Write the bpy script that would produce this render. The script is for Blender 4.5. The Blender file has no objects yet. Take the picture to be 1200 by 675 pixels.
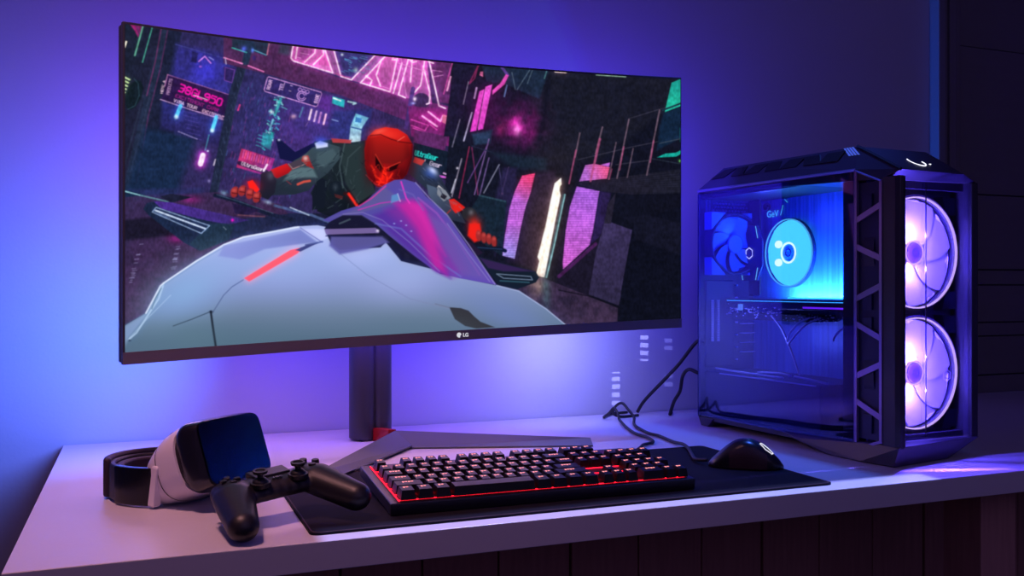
import bpy, bmesh, math, random
from mathutils import Vector, Matrix, Euler
random.seed(3)
PI = math.pi
scene = bpy.context.scene
COL = scene.collection
DZ = 0.74                                   # height of the desk top
def s2l(c): return tuple((v / 255 / 12.92) if v <= 10.3 else ((v / 255 + .055) / 1.055) ** 2.4 for v in c)

# ---------------------------------------------------------------- materials
def mat(name, col, rough=.5, metal=0., emit=None, es=0., bump=0., bscale=80., var=0., vscale=30., stretch=(1, 1, 1), coat=0., spec=.5, trans=0.):
    m = bpy.data.materials.new(name); m.use_nodes = True
    nt = m.node_tree; b = nt.nodes['Principled BSDF']
    b.inputs['Base Color'].default_value = (*s2l(col), 1); b.inputs['Roughness'].default_value = rough; b.inputs['Metallic'].default_value = metal
    b.inputs['Coat Weight'].default_value = coat; b.inputs['Specular IOR Level'].default_value = spec; b.inputs['Transmission Weight'].default_value = trans
    if emit: b.inputs['Emission Color'].default_value = (*s2l(emit), 1); b.inputs['Emission Strength'].default_value = es
    tc = nt.nodes.new('ShaderNodeTexCoord'); mp = nt.nodes.new('ShaderNodeMapping'); mp.inputs['Scale'].default_value = stretch
    nt.links.new(tc.outputs['Object'], mp.inputs['Vector'])
    if var:
        n = nt.nodes.new('ShaderNodeTexNoise'); n.inputs['Scale'].default_value = vscale; n.inputs['Detail'].default_value = 5
        mx = nt.nodes.new('ShaderNodeMix'); mx.data_type = 'RGBA'
        l = s2l(col); mx.inputs['A'].default_value = (*[v * (1 - var) for v in l], 1); mx.inputs['B'].default_value = (*[min(1, v * (1 + var)) for v in l], 1)
        nt.links.new(mp.outputs[0], n.inputs['Vector']); nt.links.new(n.outputs['Fac'], mx.inputs['Factor']); nt.links.new(mx.outputs['Result'], b.inputs['Base Color'])
    n2 = nt.nodes.new('ShaderNodeTexNoise'); n2.inputs['Scale'].default_value = bscale; n2.inputs['Detail'].default_value = 4
    bp = nt.nodes.new('ShaderNodeBump'); bp.inputs['Strength'].default_value = bump if bump else .02; bp.inputs['Distance'].default_value = .002
    nt.links.new(mp.outputs[0], n2.inputs['Vector']); nt.links.new(n2.outputs['Fac'], bp.inputs['Height']); nt.links.new(bp.outputs[0], b.inputs['Normal'])
    return m
def glow(name, col, s):
    m = bpy.data.materials.new(name); m.use_nodes = True; nt = m.node_tree; nt.nodes.clear()
    o = nt.nodes.new('ShaderNodeOutputMaterial'); e = nt.nodes.new('ShaderNodeEmission'); e.inputs[0].default_value = (*s2l(col), 1); e.inputs[1].default_value = s
    nt.links.new(e.outputs[0], o.inputs[0]); return m
def pane(name, tint, gloss=.12, rough=.03):
    m = bpy.data.materials.new(name); m.use_nodes = True; nt = m.node_tree; nt.nodes.clear()
    o = nt.nodes.new('ShaderNodeOutputMaterial'); t = nt.nodes.new('ShaderNodeBsdfTransparent'); t.inputs[0].default_value = (*s2l(tint), 1)
    g = nt.nodes.new('ShaderNodeBsdfGlossy'); g.inputs['Roughness'].default_value = rough; g.inputs[0].default_value = (.9, .9, 1, 1)
    f = nt.nodes.new('ShaderNodeFresnel'); f.inputs[0].default_value = 1.4; ml = nt.nodes.new('ShaderNodeMath'); ml.operation = 'MULTIPLY'; ml.inputs[1].default_value = gloss * 8
    mx = nt.nodes.new('ShaderNodeMixShader'); nt.links.new(f.outputs[0], ml.inputs[0]); nt.links.new(ml.outputs[0], mx.inputs[0])
    nt.links.new(t.outputs[0], mx.inputs[1]); nt.links.new(g.outputs[0], mx.inputs[2]); nt.links.new(mx.outputs[0], o.inputs[0]); return m

# ---------------------------------------------------------------- meshes
class MB:
    """collects simple solids; build() links them as ONE mesh object"""
    def __init__(s): s.bm = bmesh.new(); s.mi = 0
    def _tag(s, fs):
        for f in fs: f.material_index = s.mi
    def hull(s, pts):
        vs = [s.bm.verts.new(p) for p in pts]
        r = bmesh.ops.convex_hull(s.bm, input=vs)
        s._tag([g for g in r['geom'] if isinstance(g, bmesh.types.BMFace)])
        bmesh.ops.delete(s.bm, geom=[g for g in r['geom_interior'] if isinstance(g, bmesh.types.BMVert)], context='VERTS'); return s
    def box(s, x0, x1, y0, y1, z0, z1, M=None):
        p = [Vector((x, y, z)) for z in (z0, z1) for y in (y0, y1) for x in (x0, x1)]
        if M: p = [M @ q for q in p]
        v = [s.bm.verts.new(q) for q in p]
        s._tag([s.bm.faces.new([v[i] for i in f]) for f in ((0, 2, 3, 1), (4, 5, 7, 6), (0, 1, 5, 4), (2, 6, 7, 3), (0, 4, 6, 2), (1, 3, 7, 5))]); return s
    def prism(s, pts, a, b, axis='z', M=None):
        """outline pts (2-D) pushed from a to b along axis"""
        def q(u, v, w): return Vector({'z': (u, v, w), 'y': (u, w, v), 'x': (w, u, v)}[axis])
        lo = [s.bm.verts.new((M @ q(u, v, a)) if M else q(u, v, a)) for u, v in pts]; hi = [s.bm.verts.new((M @ q(u, v, b)) if M else q(u, v, b)) for u, v in pts]
        n = len(pts); fs = [s.bm.faces.new(lo[::-1]), s.bm.faces.new(hi)] + [s.bm.faces.new((lo[i], lo[(i + 1) % n], hi[(i + 1) % n], hi[i])) for i in range(n)]
        s._tag(fs); return s
    def ring(s, ri, ro, a, b, c=(0, 0), axis='z', n=64, a0=0., a1=2 * PI):
        full = abs(a1 - a0 - 2 * PI) < 1e-6; k = n if full else n + 1
        def q(u, v, w): return {'z': (u, v, w), 'y': (u, w, v), 'x': (w, u, v)}[axis]
        R = []
        for i in range(k):
            t = a0 + (a1 - a0) * i / n
            R.append([s.bm.verts.new(q(c[0] + r * math.cos(t), c[1] + r * math.sin(t), w)) for r, w in ((ri, a), (ro, a), (ro, b), (ri, b))])
        fs = []
        for i in range(n):
            A, B = R[i], R[(i + 1) % k]
            fs += [s.bm.faces.new((A[j], A[(j + 1) % 4], B[(j + 1) % 4], B[j])) for j in range(4)]
        if not full: fs += [s.bm.faces.new(R[0]), s.bm.faces.new(R[-1])]
        s._tag(fs); return s
    def cyl(s, r0, r1, a, b, c=(0, 0), axis='z', n=32, M=None):
        def q(u, v, w): return Vector({'z': (u, v, w), 'y': (u, w, v), 'x': (w, u, v)}[axis])
        T = (lambda p: M @ p) if M else (lambda p: p)
        A = [s.bm.verts.new(T(q(c[0] + r0 * math.cos(2 * PI * i / n), c[1] + r0 * math.sin(2 * PI * i / n), a))) for i in range(n)]
        B = [s.bm.verts.new(T(q(c[0] + r1 * math.cos(2 * PI * i / n), c[1] + r1 * math.sin(2 * PI * i / n), b))) for i in range(n)]
        s._tag([s.bm.faces.new(A[::-1]), s.bm.faces.new(B)] + [s.bm.faces.new((A[i], A[(i + 1) % n], B[(i + 1) % n], B[i])) for i in range(n)]); return s
    def loft(s, rings, closed=True, caps=True):
        V = [[s.bm.verts.new(p) for p in r] for r in rings]; n = len(V[0]); fs = []
        for a, b in zip(V[:-1], V[1:]):
            for i in range(n if closed else n - 1): fs.append(s.bm.faces.new((a[i], a[(i + 1) % n], b[(i + 1) % n], b[i])))
        if caps: fs += [s.bm.faces.new(V[0][::-1]), s.bm.faces.new(V[-1])]
        s._tag(fs); return s
    def tube(s, pts, r, n=10):
        pts = [Vector(p) for p in pts]; rings = []; up = Vector((0, 0, 1))
        for i, p in enumerate(pts):
            d = (pts[min(i + 1, len(pts) - 1)] - pts[max(i - 1, 0)]).normalized()
            a = d.cross(up); a = a.normalized() if a.length > 1e-3 else Vector((1, 0, 0)); b = a.cross(d).normalized()
            rings.append([p + (a * math.cos(2 * PI * k / n) + b * math.sin(2 * PI * k / n)) * r for k in range(n)])
        return s.loft(rings)
    def ball(s, c, rad, seg=24, M=None):
        m = Matrix.Translation(c) @ (M or Matrix()) @ Matrix.Diagonal((*rad, 1)); r = bmesh.ops.create_uvsphere(s.bm, u_segments=seg, v_segments=seg // 2, radius=1, matrix=m)
        s._tag({f for v in r['verts'] for f in v.link_faces}); return s
    def build(s, name, mats, parent=None, bevel=0., smooth=False, seg=2, angle=.6):
        me = bpy.data.meshes.new(name)
        bmesh.ops.recalc_face_normals(s.bm, faces=s.bm.faces); s.bm.to_mesh(me); s.bm.free()
        for m in (mats if isinstance(mats, (list, tuple)) else [mats]): me.materials.append(m)
        o = bpy.data.objects.new(name, me); COL.objects.link(o); o.parent = parent
        if smooth:
            me.shade_smooth()
            if smooth != 'all': me.set_sharp_from_angle(angle=angle)
        if bevel:
            b = o.modifiers.new('Bevel', 'BEVEL'); b.width = bevel; b.segments = seg; b.limit_method = 'ANGLE'; b.angle_limit = .6; b.harden_normals = False
        return o
def tag(o, label=None, cat=None, group=None, kind=None):
    if label: o['label'] = label
    if cat: o['category'] = cat
    if group: o['group'] = group
    if kind: o['kind'] = kind
    return o
def thing(name, label, cat, loc, rz=0., rot=None):
    o = bpy.data.objects.new(name, None); COL.objects.link(o); o.location = loc; o.rotation_euler = rot or (0, 0, rz); o.empty_display_size = .05
    return tag(o, label, cat)
def spline(pts, n=8):
    """Catmull-Rom curve through pts"""
    P = [Vector(p) for p in pts]; P = [P[0]] + P + [P[-1]]; out = []
    for i in range(1, len(P) - 2):
        for k in range(n):
            t = k / n; a, b, c, d = P[i - 1], P[i], P[i + 1], P[i + 2]
            out.append(.5 * ((2 * b) + (c - a) * t + (2 * a - 5 * b + 4 * c - d) * t * t + (3 * b - a - 3 * c + d) * t ** 3))
    out.append(P[-2]); return out
def gobo(name, loc, target, col, power, hu, hv, fu, fv, duty, size=.002):
    """a small lamp shining through a grid of slots: hu, hv = half extents, fu, fv = slots per unit, duty = open part"""
    o = light(name, 'SPOT', loc, col, power, target, size, spot=2 * math.atan(max(hu, hv) * 1.5), blend=.1); l = o.data; l.use_nodes = True; nt = l.node_tree
    e = [n for n in nt.nodes if n.type == 'EMISSION'][0]; tc = nt.nodes.new('ShaderNodeTexCoord'); sp = nt.nodes.new('ShaderNodeSeparateXYZ'); nt.links.new(tc.outputs['Normal'], sp.inputs[0])
    def mth(op, a, b=None):
        n = nt.nodes.new('ShaderNodeMath'); n.operation = op
        for i, v in enumerate((a, b)):
            if v is None: continue
            if isinstance(v, (int, float)): n.inputs[i].default_value = v
            else: nt.links.new(v, n.inputs[i])
        return n.outputs[0]
    res = None
    for ax, h, f in ((sp.outputs[0], hu, fu), (sp.outputs[1], hv, fv)):
        u = mth('DIVIDE', ax, mth('MULTIPLY', sp.outputs[2], -1)); k = mth('LESS_THAN', mth('ABSOLUTE', u), h)
        if f: k = mth('MULTIPLY', k, mth('LESS_THAN', mth('FRACT', mth('ADD', mth('MULTIPLY', u, f), 50 + .5 * ((2 * h * f) % 1 if False else 0))), duty))
        res = k if res is None else mth('MULTIPLY', res, k)
    nt.links.new(mth('MULTIPLY', res, 1), e.inputs[1]); return o
def light(name, kind, loc, col, power, target=None, size=.1, size_y=None, spot=None, blend=.5, spread=None):
    l = bpy.data.lights.new(name, kind); l.color = col; l.energy = power
    if kind == 'AREA':
        l.size = size
        if size_y: l.shape = 'RECTANGLE'; l.size_y = size_y
        if spread: l.spread = spread
    else: l.shadow_soft_size = size
    if spot: l.spot_size = spot; l.spot_blend = blend
    o = bpy.data.objects.new(name, l); COL.objects.link(o); o.location = loc
    if target: o.rotation_euler = (Vector(target) - Vector(loc)).to_track_quat('-Z', 'Y').to_euler()
    return o
def lettering(name, text, size, m, parent, loc, rot, extrude=.0002, bold=0.):
    c = bpy.data.curves.new(name, 'FONT'); c.body = text; c.size = size; c.extrude = extrude; c.offset = bold; c.align_x = 'LEFT'
    c.materials.append(m); t = bpy.data.objects.new('t', c); COL.objects.link(t); bpy.context.view_layer.update()
    me = bpy.data.meshes.new_from_object(t.evaluated_get(bpy.context.evaluated_depsgraph_get())); bpy.data.objects.remove(t); me.name = name
    o = bpy.data.objects.new(name, me); COL.objects.link(o); o.parent = parent; o.location = loc; o.rotation_euler = rot; return o
# ---------------------------------------------------------------- camera
YAW = math.radians(21.756)
cam = bpy.data.cameras.new('camera'); camo = bpy.data.objects.new('camera', cam); COL.objects.link(camo)
camo.location = (0, 0, 1.05); camo.rotation_euler = (PI / 2, 0, -YAW); cam.sensor_width = 36; cam.lens = 36 * 1090 / 1200; cam.shift_y = -1.5 / 1200; cam.clip_start = .02
scene.camera = camo
scene.view_settings.view_transform = 'Standard'; scene.view_settings.look = 'None'; scene.view_settings.exposure = 0; scene.view_settings.gamma = 1; scene.view_settings.use_curve_mapping = False
cy = scene.cycles; cy.use_denoising = True; cy.max_bounces = 8; cy.diffuse_bounces = 3; cy.glossy_bounces = 3; cy.transparent_max_bounces = 12; cy.sample_clamp_indirect = 4; cy.caustics_reflective = False; cy.caustics_refractive = False
W = bpy.data.worlds.new('room_air'); scene.world = W; W.use_nodes = True; W.node_tree.nodes['Background'].inputs[0].default_value = (.35, .22, .8, 1); W.node_tree.nodes['Background'].inputs[1].default_value = .07  # dim violet ambient added to lift the darkest parts

# ---------------------------------------------------------------- room
m_wall = mat('wall_paint', (176, 178, 196), .75, bump=.12, bscale=160, var=.03, vscale=6)
m_panel = mat('dark_panelling', (120, 116, 128), .6, bump=.1, bscale=40, var=.06, vscale=5, stretch=(1, 1, 9))
m_floor = mat('floor_boards', (70, 52, 48), .5, var=.2, vscale=6, stretch=(1, 8, 1), bump=.1)
m_ceil = mat('ceiling_paint', (190, 188, 200), .9, bump=.1)
tag(MB().box(-2.6, 2.105, 2.02, 2.12, 0, 2.7).build('wall_back', m_wall), kind='structure')
tag(MB().box(-2.7, -2.6, -1.2, 2.12, 0, 2.7).build('wall_left', m_wall), kind='structure')
tag(MB().box(-2.7, 4.6, -1.2, 2.12, -.05, 0).build('floor', m_floor), kind='structure')
tag(MB().box(-2.7, 4.6, -1.2, 2.12, 2.7, 2.75).build('ceiling', m_ceil), kind='structure')
tag(MB().box(4.5, 4.6, -1.2, 2.12, 0, 2.7).build('wall_right', m_panel), kind='structure')
# boarded stretch of wall right of the computer: wide horizontal boards with narrow dark joints
b = MB(); zs = [0, .12, .25, .37, .50, .625, .70, .79, .905, .945, 1.055, 1.10, 1.32, 1.75, 2.7]
for z0, z1 in zip(zs[:-1], zs[1:]): b.box(2.19, 4.5, 2.022 + (.006 if int(z0 * 100) % 2 else 0), 2.10, z0 + .0015, z1 - .0015)
b.box(2.19, 4.5, 2.05, 2.12, 0, 2.7)
tag(b.build('wall_boarded', m_panel, bevel=.002), kind='structure')
b = MB()
for x0, x1, y0 in ((2.085, 2.112, 1.985), (2.112, 2.135, 2.0), (2.135, 2.16, 1.992), (2.16, 2.19, 2.006)): b.box(x0, x1, y0, 2.12, 0, 2.7)
tag(b.build('trim_1', m_panel, bevel=.003), kind='structure')

# ---------------------------------------------------------------- desk
m_desk = mat('desk_laminate', (206, 200, 210), .38, bump=.05, bscale=500, var=.035, vscale=260)
m_wood = mat('dark_wood', (190, 142, 132), .55, var=.25, vscale=8, stretch=(14, 14, 1), bump=.15)
desk = thing('desk', 'long white desk with a thick straight front edge carrying the whole gaming setup', 'desk', (-.14, 1.1385, 0))
MB().box(0, 2.62, 0, .875, DZ - .036, DZ).build('tabletop', m_desk, desk, bevel=.0004)
MB().box(0, 2.62, -.0022, 0, DZ - .036, DZ + .0002).build('edge_band', mat('edge_band_gloss', (206, 200, 210), .16, spec=1.), desk, bevel=.0021, seg=4)
for x in (1.53, .02): MB().box(x, x + .085, .09, .175, 0, DZ - .036).build('leg', m_wood, desk, bevel=.002)
for x in (1.53, .02): MB().box(x, x + .085, .76, .84, 0, DZ - .036).build('leg', m_wood, desk, bevel=.002)
b = MB()
for i in range(17): b.box(.02 + i * .15, .166 + i * .15, .5 + (i % 3) * .002, .52, .06, DZ - .04)
b.build('back_panel', m_wood, desk, bevel=.002)

# ---------------------------------------------------------------- mouse mat
m_mat = mat('mat_cloth', (15, 12, 24), .85, spec=.2, bump=.35, bscale=900, var=.15, vscale=200)
m_edge = mat('mat_stitching', (58, 34, 46), .7, bump=.3, bscale=900)
mm = thing('mouse_pad', 'large black cloth desk mat under the keyboard and mouse', 'mouse pad', (.196, 1.165, DZ))
def rrect(w, h, r, n=6, x0=0., y0=0.):
    o = []
    for cx, cy_, a in ((w - r, r, -PI / 2), (w - r, h - r, 0), (r, h - r, PI / 2), (r, r, PI)):
        for k in range(n + 1): t = a + PI / 2 * k / n; o.append((x0 + cx + r * math.cos(t), y0 + cy_ + r * math.sin(t)))
    return o
MB().prism(rrect(.812, .369, .012), 0, .003).build('cloth', m_mat, mm)
e = [Vector((x, y, .0028)) for x, y in rrect(.806, .363, .011, 6, .003, .003)]
MB().tube(e + [e[0]], .0011, 6).build('stitched_edge', m_edge, mm)
# ---------------------------------------------------------------- the picture shown on the monitor
import numpy as np
PX0, PY0, PW, PH, PS = 136, 20, 670, 402, 2     # drawing board: origin, size in units, samples per unit
class Board:
    def __init__(s):
        s.w, s.h = PW * PS, PH * PS
        s.a = np.zeros((s.h, s.w, 3), np.float32)
        s.rng = np.random.RandomState(7)
        s.n = s.noise(6) * .5 + s.noise(14) * .3 + s.noise(40) * .2      # murk, 0..1
    def noise(s, cell, sx=1., sy=1.):
        cw, ch = max(2, int(s.w / cell / sx / PS) + 2), max(2, int(s.h / cell / sy / PS) + 2)
        g = s.rng.rand(ch, cw).astype(np.float32)
        y = np.linspace(0, ch - 1.001, s.h); x = np.linspace(0, cw - 1.001, s.w)
        yi, xi = y.astype(int), x.astype(int); fy, fx = (y - yi)[:, None], (x - xi)[None, :]
        fy = fy * fy * (3 - 2 * fy); fx = fx * fx * (3 - 2 * fx)
        a = g[yi][:, xi]; b = g[yi][:, xi + 1]; c = g[yi + 1][:, xi]; d = g[yi + 1][:, xi + 1]
        return (a * (1 - fx) + b * fx) * (1 - fy) + (c * (1 - fx) + d * fx) * fy
    def box(s, x0, y0, x1, y1):
        a = max(0, int((x0 - PX0) * PS)); b = min(s.w, int((x1 - PX0) * PS) + 2)
        c = max(0, int((y0 - PY0) * PS)); d = min(s.h, int((y1 - PY0) * PS) + 2)
        if b <= a or d <= c: return None
        X = (np.arange(a, b) + .5) / PS + PX0; Y = (np.arange(c, d) + .5) / PS + PY0
        return a, b, c, d, X[None, :].repeat(d - c, 0), Y[:, None].repeat(b - a, 1)
    def mix(s, a, b, c, d, m, col, add=False):
        col = np.asarray(col, np.float32) / 255.
        if col.ndim == 1: col = col[None, None]
        r = s.a[c:d, a:b]
        if add: r += col * m[..., None]
        else: r += (col - r) * m[..., None]
    def poly(s, pts, col, col2=None, ax=None, al=1., nz=0., soft=0., lines=0.):
        """filled outline; col2 with ax=(x0,y0,x1,y1) gives a gradient; soft blurs the edge"""
        P = np.array(pts, np.float32).reshape(-1, 2); m_ = soft * 2 + 1
        q = s.box(P[:, 0].min() - m_, P[:, 1].min() - m_, P[:, 0].max() + m_, P[:, 1].max() + m_)
        if q is None: return
        a, b, c, d, X, Y = q
        ins = np.zeros(X.shape, bool); D = np.full(X.shape, 1e9, np.float32)
        for i in range(len(P)):
            (x0, y0), (x1, y1) = P[i], P[(i + 1) % len(P)]
            if y0 != y1:
                ins ^= ((y0 > Y) != (y1 > Y)) & (X < (x1 - x0) * (Y - y0) / (y1 - y0) + x0)
            dx, dy = x1 - x0, y1 - y0; L = dx * dx + dy * dy + 1e-9
            t = np.clip(((X - x0) * dx + (Y - y0) * dy) / L, 0, 1)
            D = np.minimum(D, (X - x0 - t * dx) ** 2 + (Y - y0 - t * dy) ** 2)
        sd = np.sqrt(D) * np.where(ins, 1, -1); w = max(soft, .45)
        m = np.clip(sd / w * .5 + .5, 0, 1) * al
        if nz: m = m * (1 - nz + nz * 1.6 * np.clip(s.n[c:d, a:b] * 1.5 - .25, 0, 1))
        C = np.asarray(col, np.float32)
        if col2 is not None:
            x0, y0, x1, y1 = ax; L = (x1 - x0) ** 2 + (y1 - y0) ** 2
            t = np.clip(((X - x0) * (x1 - x0) + (Y - y0) * (y1 - y0)) / L, 0, 1)[..., None]
            C = C + (np.asarray(col2, np.float32) - C) * t
        if lines:
            f = (1 + lines * np.where((np.floor(Y * 1.0) % 2) == 0, 1, -1) + .35 * lines * s.rng.randn(*X.shape))[..., None]
            C = np.clip(C * f, 0, 255)
        s.mix(a, b, c, d, np.clip(m, 0, 1), C)
    def line(s, pts, col, w=1., al=1., glow=0., gcol=None, gr=4.):
        P = np.array(pts, np.float32).reshape(-1, 2); r = max(w, gr * 2.5 if glow else 0) + 1
        q = s.box(P[:, 0].min() - r, P[:, 1].min() - r, P[:, 0].max() + r, P[:, 1].max() + r)
        if q is None: return
        a, b, c, d, X, Y = q; D = np.full(X.shape, 1e9, np.float32)
        for (x0, y0), (x1, y1) in zip(P[:-1], P[1:]):
            dx, dy = x1 - x0, y1 - y0; L = dx * dx + dy * dy + 1e-9
            t = np.clip(((X - x0) * dx + (Y - y0) * dy) / L, 0, 1)
            D = np.minimum(D, (X - x0 - t * dx) ** 2 + (Y - y0 - t * dy) ** 2)
        D = np.sqrt(D)
        if glow: s.mix(a, b, c, d, np.exp(-(D / gr) ** 2) * glow, gcol or col, True)
        s.mix(a, b, c, d, np.clip((w * .5 - D) / .5 * .5 + .5, 0, 1) * al, col)
    def blob(s, x, y, rx, ry, col, al=1., rot=0., hard=False, nz=0., add=False):
        k = 1.05 if hard else 2.4; R = max(rx, ry) * k + 1
        q = s.box(x - R, y - R, x + R, y + R)
        if q is None: return
        a, b, c, d, X, Y = q; cs, sn = np.cos(rot), np.sin(rot)
        u = ((X - x) * cs + (Y - y) * sn) / rx; v = (-(X - x) * sn + (Y - y) * cs) / ry
        e = np.sqrt(u * u + v * v)
        m = (np.clip((1 - e) * min(rx, ry) / .6 * .5 + .5, 0, 1) if hard else np.exp(-e * e)) * al
        if nz: m = m * (1 - nz + nz * 1.6 * np.clip(s.n[c:d, a:b] * 1.8 - .4, 0, 1))
        s.mix(a, b, c, d, np.clip(m, 0, 1), col, add)
    def text(s, t, x, y, ang, h, adv, col, w=1., al=1., shear=0.):
        ca, sa = np.cos(ang), np.sin(ang)
        for ch in t:
            for st in GL.get(ch, ()):
                pts = []
                for i in range(0, len(st), 2):
                    u, v = int(st[i]) / 4 * adv * .74, (int(st[i + 1]) - 6) / 6 * h
                    u -= shear * v
                    pts.append((x + u * ca - v * sa, y + u * sa + v * ca))
                s.line(pts, col, w, al)
            x += adv * ca; y += adv * sa
GL = {  # single-stroke letters on a 4 x 6 grid, y down
 '0': ('103041453616050110',), '3': ('0030414233'+'134344'+'35'+'3606',), '8': ('103041423313020110', '133344453616050413'),
 '9': ('421333130201103041453616',), '5': ('4000023243453606',), 'G': ('41301001051636454323',), 'L': ('000646',),
 'U': ('0005163645'+'40',), 'l': ('101646',), 't': ('10152646', '0232'), 'r': ('0206', '031242'), 'a': ('0232434606'+'0414'+'44',), 'e': ('0444423212030516'+'46',),
 'V': ('002640',), 'I': ('2026',), 'B': ('000636454433', '0333424130'+'00'), 'A': ('062046', '1434'), 'T': ('0040', '2026'), 'O': ('10304145361605'+'0110',),
 'R': ('06003041423303', '2346'), 'E': ('40000646', '0333'), 'X': ('0046', '4006'), 'C': ('4130100105163645',), 'S': ('413010010213334445361605',), 'N': ('06004640',),
 'P': ('06003041423303',), 'D': ('0006264442200'+'0',), 'H': ('0006', '4046', '0343'), 'M': ('0600234046',), ' ': ()}
def draw_picture():
    b = Board(); P, L, O, T = b.poly, b.line, b.blob, b.text; R = b.rng
    b.a[:] = np.array([20, 22, 40]) / 255.
    # --- the city behind
    P([205, 30, 330, 45, 560, 60, 545, 180, 520, 250, 205, 250], (44, 38, 84), (46, 34, 74), (220, 60, 520, 200), nz=.35)
    O(372, 150, 60, 40, (84, 48, 148), .75); O(330, 190, 60, 30, (62, 44, 110), .7); O(300, 130, 30, 45, (40, 44, 100), .6)
    for i in range(260):                                                    # rain of small lights on the facades
        x, y = R.uniform(255, 345), R.uniform(95, 232); l = R.uniform(2, 8); c = [(70, 70, 140), (110, 60, 150), (50, 110, 150), (150, 60, 130)][R.randint(4)]
        L([x, y, x - l * .28, y + l], c, .6, R.uniform(.2, .7))
    P([340, 120, 400, 130, 410, 160, 380, 168, 345, 150], (52, 46, 112), al=.5, soft=3)
    # --- left wall of the street
    P([140, 20, 206, 30, 196, 90, 186, 130, 158, 235, 140, 245], (19, 26, 37), (28, 28, 48), (143, 40, 200, 60), nz=.2)
    P([196, 32, 214, 34, 176, 215, 150, 235], (22, 27, 46), al=.9, soft=1); P([188, 33, 198, 34, 166, 180, 152, 225, 143, 225], (30, 42, 62), al=.8, soft=1.2)
    L([189, 33, 182, 72, 172, 112], (112, 44, 92), 1.3, .8); L([197, 33, 188, 80, 174, 135, 160, 215], (104, 38, 88), 1.1, .7)
    L([176, 110, 150, 215], (50, 60, 84), 1.4, .5); L([168, 112, 144, 200], (40, 52, 70), 2, .5)
    P([152, 28, 168, 30, 162, 44, 158, 36], (140, 30, 96), nz=.6); L([160, 30, 163, 40], (60, 40, 80), 1)
    L([168, 29, 158, 65], (112, 196, 160), 1.4, .9, .2, (40, 120, 100), 2); L([179, 30, 167, 73], (70, 168, 140), 1.2, .9)
    L([147.8, 49, 146, 55], (236, 226, 205), 2.2)
    O(157, 111, 9, 18, (12, 24, 26), .9, .35, True); b.blob(157, 111, 9, 18, (44, 74, 84), .0)
    L([150, 128, 158, 124, 163, 112, 162, 98, 157, 92], (44, 74, 84), .9, .8); L([141, 78, 145, 84, 144, 92], (60, 90, 96), .9, .8)
    for x, y in ((148.3, 91.7), (147, 95.4), (145.6, 99.3), (144.2, 103), (142.8, 106.8), (141.4, 110.5)): L([x - 3, y - 1.6, x + 3.4, y + 1.6], (206, 232, 168), 1.7, 1, .15, (60, 90, 40), 3)
    P([170, 150, 230, 160, 212, 215, 205, 240, 150, 240, 143, 232], (18, 36, 62), al=.9, soft=5)
    # --- blue hologram, long sign and lamps below it
    P([207, 52, 256, 63, 275, 80, 268, 118, 200, 92], (46, 44, 132), al=.85, soft=4, nz=.3); O(240, 84, 17, 16, (58, 52, 188), .9, nz=.3); P([225, 60, 232, 62, 230, 74, 224, 72], (24, 22, 60), al=.8, soft=.8)
    L([206, 52, 262, 68], (70, 74, 150), 1, .6); L([233, 72, 240, 66, 247, 74], (226, 140, 236), 1.3, .9); L([245, 67, 250, 70], (150, 150, 240), 1.4, .8)
    O(235, 78, 1.5, 1.2, (220, 120, 240), .8)
    P([262, 78, 276, 80, 272, 97, 263, 94], (40, 28, 80)); L([264, 79, 275, 82, 272, 97, 263, 94, 264, 79], (124, 70, 170), .9, .8)
    P([190, 117, 262, 145, 258, 172, 188, 150], (44, 46, 130), (34, 30, 78), (220, 125, 215, 165), al=.75, soft=3)
    for i in range(7): L([214 + i * 1.2, 130 + i * 5, 230 + i, 134 + i * 5], (84, 70, 160), .7, .6)
    L([209, 154, 231, 163], (150, 140, 190), 1, .8)
    P([196.5, 87.5, 273, 112.5, 265, 141, 189, 116.5], (36, 18, 58)); L([196.5, 87.5, 273, 112.5, 265, 141], (172, 104, 160), .8, .8); L([196.5, 87.5, 193, 101], (190, 120, 170), .8); L([188, 116.5, 222, 128, 264, 141], (206, 160, 210), 1, .9)
    T('38GL950', 209.5, 106.6, .35, 8.4, 7.7, (230, 22, 160), 1.7, 1, .0)
    T('EXCITEMENT CARRY', 205.5, 113.6, .34, 3.6, 3.55, (168, 34, 128), .7, .85, .0); T('PRODUCTS', 198.2, 111, -1.36, 3.2, 2.4, (196, 150, 190), .6, .9); T('HERE A', 190.5, 109.5, -1.36, 2.4, 2.6, (220, 180, 200), .6, .9)
    L([227, 111.4, 243, 117], (250, 190, 220), 1, .9)
    T('VIBA TOUR', 203.5, 119.2, .33, 3.2, 3.2, (226, 190, 216), .8, .95, .0); T('EXCITEMENT', 237, 131, .33, 3.0, 2.65, (230, 180, 206), .7, .95, .0)
    for x0, y0, x1, y1 in ((211.5, 124, 206.5, 137), (253.5, 137, 248.5, 153)):
        L([x0, y0, x1, y1], (86, 200, 250), 4.2, 1, .35, (20, 60, 140), 5); O(x1 + .2, y1, 2.2, 2.4, (240, 240, 250), .9)
    L([245, 158, 240.5, 176], (60, 130, 150), 1.2, .9); O(243.5, 177, 1.2, 1, (190, 220, 230), .9)
    L([237.8, 182, 235, 192], (250, 220, 248), 6, 1, .75, (170, 10, 130), 6); L([237, 184, 236, 191], (210, 150, 200), 1, .6); L([252.5, 187, 250.5, 193.5], (200, 190, 210), 1.6, .9); O(245, 212, 1.6, 2, (140, 130, 180), .7)
    P([289, 44, 299, 46, 279, 110, 253, 238, 243, 238, 268, 110], (27, 34, 54)); L([298, 48, 278, 112, 252, 236], (46, 60, 84), .8, .6)
    for i in range(10): L([281 - i * 3.2, 84 + i * 13, 282.5 - i * 3.2, 90 + i * 13], (60, 74, 104), 1, .5)
    L([281, 123, 279, 129], (224, 60, 130), 1.8, .9)
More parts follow.
